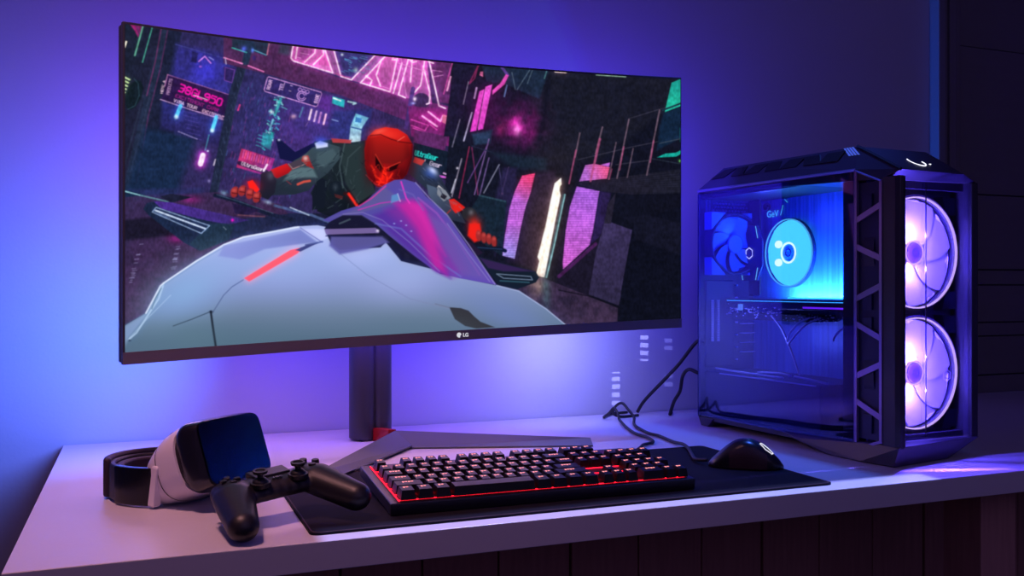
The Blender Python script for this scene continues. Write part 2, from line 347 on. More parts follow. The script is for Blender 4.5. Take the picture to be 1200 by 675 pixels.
    # --- upper beam and its lamps
    P([262, 38, 345, 48, 341, 72, 400, 92, 470, 112, 540, 128, 545, 165, 478, 142, 400, 112, 310, 86, 262, 74], (74, 36, 74), (92, 36, 92), (300, 70, 500, 120), nz=.2)
    P([330, 46, 345, 48, 342, 66, 326, 62], (46, 52, 68), al=.8, soft=2)
    P([272, 40, 318, 46, 313, 66, 296, 60, 272, 57], (28, 44, 60), nz=.3); P([289, 44, 299, 46, 291, 76, 283, 76], (30, 44, 66))
    L([272, 56, 289, 61.5], (70, 190, 180), 1.3, .9); O(286, 57, 3, 3, (90, 110, 250), .9); L([296, 58, 312, 64.5], (90, 150, 180), 1.2, .9); O(296, 59, 1.6, 3, (90, 130, 240), .9); L([316, 48, 313, 64], (206, 110, 140), 1.4, .8)
    O(298, 68, 2, 3, (50, 30, 90), .9, hard=True); L([262.5, 67.5, 284, 74.6], (234, 130, 190), 1.4, .95); L([291, 77, 309, 84], (232, 120, 190), 1.5, .95); L([264, 68, 265, 75], (180, 170, 210), 1)
    # --- neon roof letters
    hot, gl = (255, 214, 244), (150, 30, 110)
    P([344, 50, 381, 54, 391, 86, 341, 71], (146, 70, 132), (190, 104, 170), (345, 60, 385, 75)); P([381, 54, 391, 56, 400, 90, 391, 87], (118, 70, 122))
    P([391, 55, 444, 59, 412, 94, 400, 90], (52, 46, 104), nz=.3); P([444, 59, 500, 66, 506, 122, 466, 112, 422, 97, 412, 94], (132, 68, 128), (160, 78, 148), (430, 80, 490, 90), nz=.2)
    P([454, 62, 467, 64, 458, 108, 422, 97], (178, 92, 158), (150, 66, 138), (455, 65, 440, 105)); P([446, 62, 456, 62, 424, 96, 414, 94], (128, 78, 136))
    P([351, 56, 369, 60, 356, 71, 347, 68], (140, 62, 130)); P([500, 66, 545, 72, 530, 122, 516, 120], (94, 40, 94), nz=.4); P([378, 60, 388, 78, 374, 76, 368, 72], (180, 80, 150))
    for pl in ([344, 51, 341, 68, 344, 71.5, 390, 85.5, 380, 56], [349, 52, 346.5, 68.5], [370, 54, 369, 62, 357, 73], [379, 57, 379, 64, 367, 76], [390.5, 56, 399.6, 89.5, 411.8, 93.5, 443, 61],
               [454, 63, 422.5, 97, 457, 107.5, 466, 66], [447, 70, 441, 88, 446, 101], [429, 89, 436, 94, 434, 99], [461, 109, 471, 74], [480, 64, 467, 111, 475, 114.5], [483, 70, 481, 96], [497.5, 72, 493, 100, 486, 108], [496, 78, 503.5, 108, 503, 120],
               [503, 72, 514.5, 124, 522, 127], [502, 72, 508, 74], [477, 66, 483, 73, 488, 72], [462, 64, 460, 70, 466, 70]):
        L(pl, hot, 1.5, 1, .3, gl, 3.0)
    for pl in ([345, 66, 352, 68], [372, 80, 380, 80], [444, 100, 456, 104], [470, 68, 476, 112], [505, 82, 518, 84], [508, 90, 519, 88], [467, 74, 500, 84], [352, 62, 362, 64]): L(pl, (236, 150, 220), .9, .7)
    for i in range(26):
        x, y = R.uniform(400, 430), R.uniform(66, 84); L([x, y, x + R.uniform(2, 8), y + 1.4], (80, 150, 190), .8, .6)
    O(401, 64, 1.5, 1.5, (230, 240, 255), .9); O(417, 82, 2.5, 3, (170, 200, 190), .7); L([394, 86, 404, 90, 411, 91], (210, 80, 150), 1, .8)
    O(494, 118, 10, 9, (52, 34, 72), 1, .3, True); L([484, 104, 476, 150], (64, 44, 110), 5, .9); O(486, 116, 2, 2.5, (255, 230, 255), .9); O(484, 121, 2.5, 1.4, (170, 180, 255), .8); L([500, 122, 503, 121, 504, 113], hot, 1.6)
    P([478, 124, 522, 128, 533, 150, 528, 172, 482, 160], (112, 30, 96), nz=.5); O(505, 140, 20, 12, (160, 30, 120), .5)
    for pl in ([495, 136, 512, 148], [502, 131, 516, 142], [516, 142, 519, 136]): L(pl, (255, 170, 230), 2, 1, .3, gl, 3)
    for pl in ([482, 140, 502, 147, 498, 153, 482, 147], [484, 150, 500, 156], [504, 146, 512, 152]): L(pl, (214, 70, 170), 1.3, .9)
    P([519, 134, 531, 138, 527, 148, 518, 143], (214, 110, 150)); P([486, 152, 525, 160, 520, 182, 484, 172], (84, 34, 84), nz=.2)
    # --- the second sign, light bars, teal windows
    P([315, 90, 377, 108, 371, 125, 309, 106], (44, 34, 90)); L([315, 90, 376, 108, 377, 110, 372, 124, 370, 125, 310.5, 107, 309.5, 105, 313.5, 91, 315, 90], (222, 160, 226), .9, .95)
    T('ROAR', 316, 105, -1.3, 3.4, 2.9, (236, 190, 230), .8); T('SIDE', 371.5, 121, -1.3, 3.4, 2.6, (240, 190, 230), .8); T('TEL', 331, 106.5, -1.3, 4, 3.6, (200, 160, 214), .9); T('I I', 340.5, 108, -1.3, 2, 3.2, (190, 160, 210), .8)
    for r in (5.4, 3.4):
        L([(353.5 + r * np.cos(t), 112.5 + r * np.sin(t)) for t in np.linspace(.5, 6., 18)], (216, 160, 226), .8, .95)
    for i in range(3): L([(351.5 + i * 4.4 + 2 * np.cos(t), 105 + i * 1.3 + 2 * np.sin(t)) for t in np.linspace(0, 6.3, 9)], (206, 150, 220), .7, .9)
    P([378, 110, 392, 114, 386, 132, 372, 126], (86, 40, 130), al=.8, soft=2)
    for x, y, c in ((365, 128.5, (246, 216, 236)), (371, 130.5, (206, 170, 216)), (376.2, 132, (176, 120, 190)), (382, 134, (250, 190, 226))): L([x, y, x - 2.8, y + 11.5], c, 2, 1, .15, (90, 40, 90), 3)
    L([355, 126, 351, 137], (80, 120, 160), 1.8, .9); O(344, 136.5, 3, 2.6, (206, 160, 190), .9); L([330, 125, 336, 128], (96, 180, 190), 1, .8); L([361, 143, 358, 148], (150, 110, 180), .8, .7)
    for i in range(90):
        t = R.rand(); x = 327 - 14 * t + R.uniform(-7, 5); y = 112 + 60 * t + R.uniform(-3, 3); c = [(50, 190, 184), (70, 160, 200), (40, 120, 140), (150, 220, 224)][R.randint(4)]
        L([x, y, x + R.uniform(-1, 4), y + R.uniform(-1, 3)], c, R.uniform(.7, 1.6), .8)
    L([329, 116, 322, 135], (60, 190, 180), 3, .7); L([320, 140, 316, 152], (130, 200, 220), 2, .8); O(318, 131, 2.3, 2.3, (210, 240, 240), .9); P([308, 155, 320, 158, 317, 176, 306, 170], (44, 150, 160), al=.8, nz=.4, soft=.7)
    for i in range(4): L([303 - i, 158 + i * 4, 312 - i, 161 + i * 4], (70, 180, 190), .9, .7)
    P([390, 113, 404, 117, 403, 126, 389, 121], (40, 170, 176), nz=.3, soft=.5); L([391, 115, 399, 118], (220, 250, 250), 1.6); L([408, 119, 417, 121, 414, 122], (170, 210, 214), 2, .9)
    P([392, 130, 436, 128, 432, 158, 404, 170, 384, 152], (34, 44, 104), al=.7, soft=2); P([417, 133, 432, 138, 424, 150, 422, 168, 409, 166, 411, 148], (112, 184, 206), (190, 214, 226), (420, 136, 416, 166), nz=.25, soft=.7)
    L([412, 149, 424, 152], (30, 50, 110), 1.6, .8); P([417, 137, 424, 139, 423, 144, 416, 143], (40, 90, 150), al=.8); L([389, 140, 396, 142], (130, 150, 200), 1.2, .8)
    P([283, 174, 322, 186, 315, 207, 277, 196], (176, 44, 98), (150, 40, 130), (283, 178, 318, 196), nz=.3)
    for i in range(13): L([286 + i * 2.6, 176.5 + i * .85, 284.2 + i * 2.6, 184.5 + i * .8], (238, 90, 130) if i % 2 else (200, 90, 170), 1.2, .8)
    L([280.5, 191, 312, 201.5], (42, 22, 58), 5); T('UltraGear', 283, 193, .3, 3.6, 3, (246, 214, 236), .8); L([313, 193, 309, 200], (250, 220, 250), 2.2)
    P([485, 167, 541, 182, 536, 214, 500, 206, 484, 196], (14, 24, 36)); T('UltraGear', 486, 181.5, .24, 5.2, 3.05, (34, 216, 200), 1., 1, .0); T('ul Gear', 493, 190.5, .26, 4.6, 3.6, (226, 206, 232), .9, .9, .0)
    L([508, 205, 533, 210], (206, 90, 200), 2.4, .9); L([520, 203, 528, 206], (240, 190, 240), 1.8, .9)
    # --- right side of the street
    P([528, 62, 805, 88, 805, 400, 640, 400, 560, 330, 520, 240, 528, 140], (14, 17, 28), (9, 10, 18), (560, 120, 760, 300), nz=.0)
    P([622, 78, 800, 94, 780, 130, 700, 190, 620, 190], (21, 22, 30), al=.8, nz=.5, soft=4)
    P([534, 64, 560, 68, 536, 160, 520, 160], (20, 18, 36)); P([562, 66, 645, 78, 632, 116, 596, 100, 570, 95], (22, 36, 52), nz=.3, soft=1)
    L([563, 72, 550, 98, 556, 92, 562, 70], (150, 40, 90), 1.6, .8); L([549, 96, 543, 122], (140, 130, 150), 1.1, .8); L([558.5, 103, 556, 115], (214, 180, 230), 2, .9); L([553, 132, 543.5, 165], (186, 180, 214), 1.5, .95); L([539, 140, 530, 172], (130, 124, 150), 1.2, .8)
    L([531, 70, 520, 110], (196, 70, 150), 1.6, .8); L([528, 90, 524, 106], (255, 170, 220), 2, .9); P([563, 84, 566, 84, 566, 90, 562, 88], (224, 110, 160))
    for pl in ([606, 105, 622, 80], [618, 98, 624, 82], [600, 85, 604, 105]): L(pl, (90, 110, 124), 1, .7)
    L([586, 76, 595, 88], (96, 60, 150), 3, .8)
    O(570, 125, 24, 30, (90, 14, 80), .45)
    P([562, 107, 567.6, 104.6, 558, 153, 551, 154.5], (226, 76, 196), (206, 60, 180), (565, 105, 555, 154)); P([569, 101.6, 576.8, 99, 566, 151, 560, 152.5], (232, 86, 206), (214, 66, 190), (572, 100, 562, 150))
    P([577, 106, 586, 98, 593, 87, 596, 88.5, 591, 99, 577, 111], (220, 76, 180)); L([569, 104, 560, 150], (240, 130, 220), .8, .6); L([594, 100, 591, 113], (110, 140, 200), 1.6, .7)
    O(608, 146, 26, 24, (110, 16, 88), .8, nz=.7); O(606, 147, 9, 13, (255, 60, 206), .95, nz=.45); O(606, 152, 4, 6, (255, 150, 230), .8); O(588, 150, 6, 8, (150, 30, 90), .6, nz=.5); O(622, 155, 5, 8, (150, 30, 120), .5, nz=.5)
    P([553, 157, 577, 152, 574, 168, 556, 170], (36, 58, 84), al=.8, soft=1.5)
    P([640, 90, 645, 88, 641, 140, 630, 170], (10, 11, 20), al=.7, soft=3); P([575, 178, 640, 186, 640, 200, 600, 196], (20, 34, 46), al=.8, soft=3)
    for pl, c in (([550, 172, 538, 232], (150, 36, 76)), ([553, 173, 560, 228], (120, 40, 84)), ([572, 169, 548, 214], (96, 62, 124)), ([573, 163, 556, 228], (124, 90, 150)), ([573, 185, 562, 229], (110, 84, 140)), ([553, 171, 575, 178], (30, 34, 54)),
                  ([585, 193, 567, 226], (130, 130, 154)), ([596, 196, 588, 227], (130, 96, 150)), ([585, 197, 589, 226], (60, 54, 90)), ([541, 186, 528, 236], (150, 140, 160)), ([534, 210, 529, 226], (210, 210, 230))): L(pl, c, 1.3, .85)
    O(588.5, 227, 1.2, 1.4, (224, 140, 190), .9); O(536, 197, 1.4, 1.4, (240, 230, 250), .9); P([590, 195, 606, 197, 600, 250, 580, 300, 578, 240], (34, 28, 60), al=.8, soft=2)
    P([562, 229, 594, 236, 588, 300, 552, 276, 548, 250], (16, 30, 40), nz=.2); L([562, 229, 592, 236], (50, 84, 96), 2, .6)
    P([606, 210, 600, 260, 594, 306, 640, 318, 656, 240, 650, 200, 628, 202], (38, 24, 50), al=.6, soft=3)
    P([612, 206, 627, 203, 622, 225, 616, 242, 609, 272, 603, 303, 589, 299.5, 592, 275, 597, 245, 603, 225], (224, 58, 112), (176, 96, 196), (620, 205, 608, 235), lines=.12); P([597, 262, 611, 262, 603, 303, 589, 299.5, 592, 275], (176, 96, 196), (150, 140, 216), (600, 262, 596, 300), lines=.12)
    O(638, 270, 24, 70, (90, 62, 54), .55, .2)
    P([657.5, 208.5, 650, 215, 646, 232, 640, 262, 633, 290, 630, 301, 632, 306, 628, 323, 638, 325, 650, 262, 657, 229, 655, 220, 658, 216], (255, 240, 230)); L([656, 214, 650, 250, 636, 300, 631, 320], (255, 236, 214), 2, 1, .3, (120, 84, 64), 5)
    L([662, 228, 650, 285, 640.5, 325], (130, 190, 196), 1.6, .9); L([660, 228, 648, 285, 638.5, 325], (60, 90, 96), 1.2, .8)
    P([686, 193.5, 697, 192, 714.5, 196, 711, 210, 679, 212.5], (170, 100, 190), (216, 84, 130), (688, 205, 712, 196), lines=.1); P([704, 193, 715, 190.5, 713.5, 196, 705, 193.5], (170, 90, 190))
    P([676, 218.5, 702.6, 224, 701, 232, 695, 270, 691, 288, 660, 318, 659.5, 308, 663, 270, 668, 242], (158, 92, 194), (186, 92, 186), (690, 230, 670, 310), lines=.12)
    P([703, 224, 716, 226, 702, 290, 690, 292, 696, 268], (40, 26, 70), al=.8, soft=1.5); P([653, 322, 692, 286, 702, 278, 712, 262, 700, 340, 690, 352, 654, 340], (20, 16, 28)); L([655, 324, 698, 286], (70, 26, 76), 4, .8)
    P([709, 258, 742, 270, 738, 300, 725, 358, 690, 345, 698, 298], (54, 44, 80), (40, 34, 58), (720, 262, 708, 350), nz=.15); P([712, 240, 722, 225, 716, 262, 708, 262], (30, 26, 38)); P([742, 262, 800, 240, 800, 392, 724, 392, 728, 340], (7, 9, 17))
    P([742, 262, 730, 255, 760, 252, 800, 262, 800, 300, 744, 280], (14, 15, 26), al=.9, soft=1)
    P([626, 324, 640, 327, 690, 347, 724, 361, 723, 384, 655, 384, 600, 340], (46, 34, 56), (56, 40, 62), (630, 330, 700, 370), nz=.4); O(630, 336, 12, 14, (160, 130, 122), .6, nz=.6); O(640, 345, 5, 22, (60, 96, 100), .6, nz=.5); L([655, 340, 690, 347, 725, 360], (10, 8, 14), 1.4, .8)
    P([684, 212, 722, 208, 805, 197, 805, 226, 740, 228, 704, 224, 678, 216], (26, 23, 34), (20, 22, 30), (700, 215, 800, 210), nz=.2)
    for i in range(9): L([706 + i * 4, 211 + i * 1.6, 804, 200 + i * 3], (40, 36, 48), .7, .5)
    for pl in ([737, 139, 773, 128, 800, 121], [678, 187, 737, 173, 800, 160], [722, 193, 760, 188]): L(pl, (48, 46, 58), 1.2, .8)
    P([787, 97, 800, 91.5, 801, 123, 779, 131.5], (24, 150, 134), (34, 180, 150), (790, 100, 788, 130)); L([777, 129, 801, 120], (20, 44, 56), 2.2); P([778, 132, 801, 124, 801, 160, 770, 176, 773, 150], (12, 32, 52), al=.9, soft=1.5)
    P([797, 150, 802, 148, 802, 168, 797, 166], (20, 130, 120), al=.7, soft=1); P([770, 184.5, 780, 180, 792, 179, 802, 174, 802, 178, 792, 183.5], (20, 168, 150)); O(797.5, 188.5, 2, 1.8, (120, 230, 110), .9); L([764, 186, 798, 192], (40, 50, 60), 1, .7); L([773, 168, 800, 162], (60, 70, 80), 1.2, .7)
    for pl, w in (([679.5, 156, 674, 184], 1.5), ([706, 149, 698, 180], 1.7), ([722, 167, 713, 210], 1.2), ([737, 140, 723, 209], 1.5), ([742, 174, 735, 208], 1.2), ([773, 129, 758, 205], 1.7)): L(pl, (104, 82, 96), w, .9)
    for pl, w in (([675, 176, 667, 215], 1.7), ([703, 163, 692, 212], 2.6), ([731, 172, 726, 199], 1.4), ([766, 165, 762, 190], 1.4), ([717, 198, 714, 210], 1)): L(pl, (164, 72, 112), w, .8)
    L([651, 83.5, 663, 84.5], (250, 214, 210), 2.6, 1, .2, (80, 60, 60), 4); L([641, 82, 638, 92], (90, 150, 150), 1.2, .7); L([699, 87.6, 733, 89.8], (140, 176, 150), 1.7, .9)
    # --- floor on the left, the machine's left wing
    P([140, 232, 175, 228, 260, 225, 330, 240, 345, 262, 250, 300, 192, 331, 172, 366, 140, 384], (50, 36, 70), (56, 32, 62), (160, 250, 200, 330), nz=.3)
    P([140, 258, 240, 250, 250, 272, 140, 282], (15, 14, 24), al=.85, soft=2); O(223, 234, 12, 5, (140, 30, 110), .7); O(206, 280, 9, 5, (130, 20, 100), .7); P([150, 222, 240, 220, 236, 226, 180, 232], (36, 40, 84), al=.7, soft=2)
    for x0, y0, x1, y1 in ((166, 285, 153, 332), (209, 288, 203, 316)):
        for k in range(16):
            t = R.rand(); x = x0 + (x1 - x0) * t; y = y0 + (y1 - y0) * t; L([x - R.uniform(1, 3), y, x + R.uniform(1, 3), y - .3], (150, 140, 190), 1, .5)
    L([142, 223, 165, 229, 200, 237], (160, 220, 224), 1.2, .9); L([165, 229, 202, 238], (60, 90, 104), 1.8, .7); P([188, 230, 200, 227, 226, 231, 200, 238], (22, 24, 40))
    P([168, 245, 172, 238, 182, 236, 230, 245, 275, 257, 345, 250, 395, 262, 345, 270, 292, 275, 262, 283, 234, 294, 215, 284, 174, 252], (20, 34, 56), (24, 30, 58), (170, 250, 340, 260), nz=.15)
    P([180, 236, 200, 237, 270, 253, 292, 258, 268, 263, 240, 258, 190, 245], (72, 42, 136), (50, 34, 100), (190, 240, 280, 260)); P([245, 262, 275, 262, 268, 282, 236, 294, 222, 286], (24, 44, 58), al=.8, soft=1)
    L([183, 243, 245.5, 264.5, 236, 273.5, 178.5, 248.5, 183, 243], (150, 176, 214), 1, .95); L([182, 246.5, 240.5, 268], (206, 222, 250), 1.7, 1, .15, (60, 80, 120), 3); L([181, 248, 200, 256], (110, 130, 170), 1, .8)
    O(272.5, 258, 1.7, 1.7, (236, 20, 180), 1); L([262, 266, 265, 269], (120, 140, 160), 1, .8)
    L([252, 229, 275, 235, 312, 250, 345, 258], (18, 24, 44), 4.5); L([254, 228, 280, 236, 320, 250], (66, 90, 110), .8, .8); P([272, 238, 305, 246, 290, 252, 275, 250], (30, 20, 50)); L([279, 252, 310, 254], (120, 70, 80), 1.5, .7)
    O(262, 226, 4, 2.6, (110, 140, 170), .9, .4); O(314, 237, 5, 2.2, (150, 170, 196), .8, .3); L([322, 241, 365, 252, 390, 262], (70, 88, 130), 3, .9); L([340, 243, 362, 252], (190, 204, 226), 1.2, .9)
    # street grain: fine structure over the city
    f = b.noise(1.6, 1, 1.8) * .5 + b.noise(3.2, 2.0, 1) * .3 + b.noise(9) * .2; lum = b.a.mean(-1)
    b.a *= (1 + .5 * (f - .5))[..., None]; b.a += np.array([9, 9, 18]) / 255. * (1 - lum[..., None]) * (.4 + f[..., None] * .8)
    # --- rider
    P([323, 163, 328, 163, 346, 178, 368, 167, 372, 180, 352, 192, 328, 186], (20, 22, 66), nz=.1); O(327, 164, 1.6, 1.2, (220, 220, 255), .9)
    P([368, 166, 392, 163, 405, 168, 430, 164, 436, 190, 440, 222, 426, 244, 392, 256, 372, 248, 364, 226, 376, 205], (32, 44, 50), (16, 22, 32), (385, 170, 420, 240), nz=.2)
    P([372, 205, 384, 212, 380, 244, 366, 246, 366, 226], (20, 26, 40)); O(393, 221, 7, 9, (20, 28, 40), 1, hard=True); O(393, 219, 3, 4, (60, 70, 84), .7)
    P([402, 170, 426, 168, 428, 190, 440, 225, 420, 238, 405, 215, 400, 190], (40, 54, 58), al=.9, soft=1); L([404, 168, 398, 195, 402, 220], (70, 88, 94), 1.8, .7); L([422, 172, 408, 185, 405, 205], (64, 80, 86), 1.6, .6); L([376, 198, 400, 183], (66, 84, 92), 1.5, .7)
    P([388, 162, 412, 164, 411, 168, 390, 167], (176, 60, 66), nz=.3)
    P([366, 173, 384, 168, 398, 172, 398, 186, 384, 203, 372, 212, 362, 223, 345, 228, 316, 229, 318, 212, 330, 200, 345, 188, 356, 182], (56, 74, 84), (34, 44, 58), (360, 178, 350, 226), nz=.15)
    P([340, 200, 352, 196, 366, 196, 372, 208, 352, 208, 332, 212], (96, 124, 132), al=.8, soft=1.5); P([372, 180, 390, 174, 396, 182, 380, 196, 370, 190], (74, 96, 106), al=.7, soft=1.5)
    P([317, 199, 336, 191.5, 342, 199, 338, 203, 325, 209, 319, 206], (208, 28, 34), (150, 20, 30), (325, 196, 330, 208)); P([338, 192, 352, 186, 356, 192, 343, 198], (70, 60, 76)); L([338, 192, 343, 198, 356, 193], (190, 130, 130), .9, .9); P([355, 183, 361, 182, 364, 190, 368, 198, 360, 195, 353, 188], (150, 40, 44)); O(358, 185.5, 3, 3, (230, 210, 206), .8, .4); L([349, 216, 356, 213, 363, 212], (220, 84, 70), 2.6, .9); L([336, 212, 341, 216], (150, 50, 60), 1, .8)
    P([369, 168, 375, 165, 384, 168, 384, 172, 371, 174], (214, 220, 250), soft=.7); O(376, 165, 8, 5, (60, 90, 220), .6)
    P([306, 203, 318, 200, 324, 212, 322, 226, 314, 234, 304, 230], (42, 34, 52), (28, 30, 46), (310, 204, 316, 232)); O(317, 206, 4, 5, (90, 96, 120), .6); O(296, 215, 12, 7, (60, 20, 50), .6)
    P([290, 213, 296, 211, 304, 222, 301, 226, 292, 220], (255, 36, 30), soft=.6); O(296, 218, 8, 6, (255, 30, 30), .5)
    for x, y in ((275, 225), (284, 223.5), (293, 227), (301, 231)):
        O(x, y, 4.6, 6.6, (150, 44, 48), 1, .35, True); O(x - .6, y - 2, 3, 2.2, (220, 90, 84), .7); L([x - 3, y + 1, x + 3, y + 2], (60, 14, 24), 1, .8); L([x + 3.8, y - 4, x + 3, y + 6], (40, 12, 22), 1, .8)
    L([404, 227, 407, 226.5, 419, 241], (40, 20, 26), 4); L([408.5, 227, 418, 240.5], (255, 46, 34), 2.8, 1, .25, (120, 10, 10), 3); P([392, 227, 402, 230, 401, 234, 393, 231], (90, 36, 40), al=.8)
    P([480, 182, 496, 188, 512, 200, 524, 222, 534, 238, 528, 248, 514, 236, 496, 218, 480, 204], (46, 58, 78), (30, 34, 52), (485, 190, 525, 240)); P([486, 184, 498, 188, 494, 194, 484, 190], (190, 60, 60)); O(507, 200, 6, 3.6, (226, 232, 255), .95, .7); O(504, 204, 9, 6, (70, 110, 230), .45, .7)
    P([502, 224, 512, 220, 517, 226, 508, 232, 503, 230], (190, 44, 36)); P([514, 217, 520, 222, 517, 226, 511, 222], (220, 214, 220)); P([500, 216, 518, 222, 540, 250, 546, 262, 530, 258, 510, 240, 502, 228], (76, 92, 118), (40, 46, 66), (510, 220, 530, 258)); P([513, 218, 522, 223, 528, 232, 520, 236, 512, 228], (130, 136, 150)); P([518, 226, 524, 230, 521, 234, 516, 231], (36, 34, 48))
    P([526, 234, 532, 233, 545, 243, 542, 246, 534, 250, 529, 244], (214, 36, 30)); O(550, 251, 9, 8, (36, 38, 46), 1, .4, True); O(552, 249, 3, 3.4, (124, 128, 140), .6); L([528, 246, 524, 250], (170, 50, 50), 1.4, .8)
    O(556, 264, 7, 9, (255, 44, 30), .8); P([550, 262, 562, 262, 566, 280, 556, 284, 548, 276], (226, 34, 28), soft=1.2)
    for x, y in ((561, 276), (567, 278.5), (573, 280), (579, 283)): O(x, y, 3.4, 6.4, (150, 44, 46), 1, -.1, True); O(x, y - 3, 2, 2, (210, 84, 80), .6); L([x + 3, y - 4, x + 3, y + 6], (50, 12, 20), .9, .8)
    L([546, 284, 562, 291, 586, 291, 592, 294], (16, 24, 44), 4.5); L([560, 290, 588, 292], (46, 70, 110), .9, .8); P([540, 280, 551, 284, 566, 296, 560, 300, 546, 290], (34, 24, 50))
    # helmet: a plain glossy red one
    hd = [428, 196, 427, 175, 431, 160, 440, 152, 452, 149, 466, 151, 477, 158, 484, 170, 483, 186, 477, 204, 468, 214, 455, 219, 442, 219, 432, 210]
    P(hd, (206, 30, 28), (104, 10, 18), (455, 152, 452, 216)); O(452, 158, 16, 7, (232, 58, 46), .8, .1); P([434, 162, 445, 158, 462, 163, 478, 168, 480, 182, 470, 192, 440, 192, 433, 180], (170, 26, 24), (120, 20, 22), (455, 164, 455, 190), soft=1.2)
    L([434, 159, 446, 157.5, 458, 163, 468, 166, 483, 168], (84, 10, 16), 1.2, .9); L([466, 165, 474, 160], (250, 130, 110), .9, .7); P([428, 165, 434, 160, 436, 178, 433, 200, 428, 196], (170, 24, 24), al=.8, soft=1)
    P([440, 181, 446, 190, 451, 197, 447, 203, 440, 194], (30, 4, 10)); P([468, 191, 458, 195, 452, 201, 458, 201, 466, 197], (30, 4, 10)); L([440, 181, 449, 196, 453, 197, 469, 190], (236, 60, 44), 1, .8)
    for pl in ([450, 198, 448, 210, 444, 216], [451, 200, 454, 210, 452, 217], [438, 202, 442, 208, 446, 210], [460, 203, 456, 209], [441, 213, 450, 214], [435, 194, 440, 202]): L(pl, (255, 44, 26), 1.8, .9, .25, (150, 10, 5), 3)
    O(450, 207, 5, 9, (255, 36, 20), .6); L([429, 205, 440, 216, 450, 219], (190, 60, 70), 1.1, .7); L([483, 170, 482, 186, 474, 206], (90, 14, 24), 1.4, .8)
    # volume on the helmet and arms, scratches and small parts
    O(431, 186, 6, 26, (70, 6, 14), .55); O(481, 188, 7, 24, (70, 6, 14), .6); O(444, 154, 9, 3, (255, 120, 100), .45, -.3); O(470, 205, 9, 10, (60, 4, 12), .6); O(437, 206, 6, 8, (80, 6, 14), .5)
    for i in range(34):
        x, y = R.uniform(437, 472), R.uniform(192, 216); L([x, y, x + R.uniform(-3, 3), y + R.uniform(1, 5)], [(255, 60, 40), (60, 4, 10), (170, 16, 18)][R.randint(3)], .8, R.uniform(.3, .8))
    for i in range(60):
        x, y = R.uniform(368, 430), R.uniform(172, 244); L([x, y, x + R.uniform(-7, 7), y + R.uniform(2, 9)], [(16, 22, 32), (70, 88, 94), (30, 40, 50)][R.randint(3)], .8, R.uniform(.3, .7))
    for i in range(26):
        t = R.rand(); x = 322 + t * 58 + R.uniform(-3, 3); y = 222 - t * 40 + R.uniform(-8, 8); L([x, y, x + R.uniform(4, 10), y - R.uniform(1, 6)], [(30, 38, 52), (110, 134, 142), (50, 62, 78)][R.randint(3)], .8, R.uniform(.3, .6))
    for i in range(26):
        t = R.rand(); x = 494 + t * 44 + R.uniform(-3, 3); y = 200 + t * 48 + R.uniform(-6, 6); L([x, y, x + R.uniform(2, 7), y + R.uniform(2, 7)], [(26, 30, 44), (110, 124, 150), (50, 58, 78)][R.randint(3)], .8, R.uniform(.3, .6))
    # --- body of the machine
    body = [143, 383.5, 171, 367, 176, 358, 187, 336, 192, 331, 230, 305, 262, 286, 285, 277, 318, 271, 345, 265.5, 372, 264, 392, 268, 420, 262, 452, 276, 480, 300, 516, 321, 538, 325.5, 582, 334.4, 608, 341, 640, 362, 663, 381, 663, 400, 420, 420, 138, 425, 138, 386]
    P(body, (168, 178, 222), (84, 108, 132), (400, 285, 400, 400)); O(215, 345, 60, 32, (140, 178, 214), .65, -.45); O(330, 320, 90, 30, (160, 176, 222), .45); O(470, 330, 50, 26, (170, 178, 218), .5); O(420, 300, 30, 16, (176, 182, 226), .5); O(600, 372, 60, 20, (112, 132, 190), .5, .4); O(250, 398, 90, 22, (88, 118, 138), .5)
    P([143, 384, 171, 367, 187, 336, 192, 333, 170, 372, 150, 398, 143, 412], (148, 172, 206), al=.6, soft=2); L([192, 332, 186, 350, 160, 390, 152, 397], (188, 214, 240), 2, .7); L([150, 398, 172, 374, 200, 346], (180, 206, 232), 1.2, .5)
    L([171, 367, 188, 335, 192, 331.5, 230, 306, 262, 287, 285, 278, 318, 272, 350, 266], (226, 236, 255), 1.6, .9); L([189, 338, 182, 350, 178, 362], (70, 100, 110), 1.2, .6); L([192, 334, 234, 306, 262, 290], (110, 140, 180), 1, .5)
    P([262, 288, 300, 280, 352, 269, 372, 284, 352, 286, 310, 292, 282, 304, 256, 300], (136, 146, 200), (110, 120, 180), (270, 290, 350, 280), al=.8, soft=1.2); P([352, 268, 392, 269, 396, 276, 376, 282], (196, 200, 240), al=.8, soft=1); L([352, 267, 378, 284], (90, 90, 150), 1, .8)
    L([358, 287, 378, 283, 352, 291], (60, 70, 120), 1.6, .8)
    P([286, 326, 340, 293, 351, 290.5, 353, 292, 349, 297, 292, 330], (255, 92, 104)); L([292, 327, 346, 295], (255, 92, 104), 4, 1, .3, (90, 10, 10), 6); P([346, 293, 360, 287, 372, 285, 352, 295], (60, 64, 110))
    L([285, 328, 272, 336, 262, 346, 250, 365], (80, 96, 130), 1.1, .8); L([203, 382, 225, 374, 247, 365], (60, 78, 96), 1.2, .9); L([247, 365, 249, 380, 253, 407], (30, 38, 52), 2.6, .95); O(247.5, 365.5, 2, 1.4, (20, 26, 40), .9)
    O(225, 395, 26, 14, (92, 122, 140), .4); L([392, 292, 430, 322, 480, 350, 527, 362], (124, 134, 166), 1, .6); O(152, 399, 1.4, .9, (30, 40, 60), .9)
    P([526.5, 360, 540, 361, 549, 364, 556, 371, 563, 377, 580, 383.5, 558, 385, 545, 382, 533, 374], (52, 52, 60)); L([510, 356, 527, 360.5], (110, 116, 140), 1.2, .8); O(480, 385, 60, 16, (92, 118, 142), .5)
    L([582, 334.5, 608, 341, 640, 362, 663, 381], (176, 190, 230), 1.3, .8)
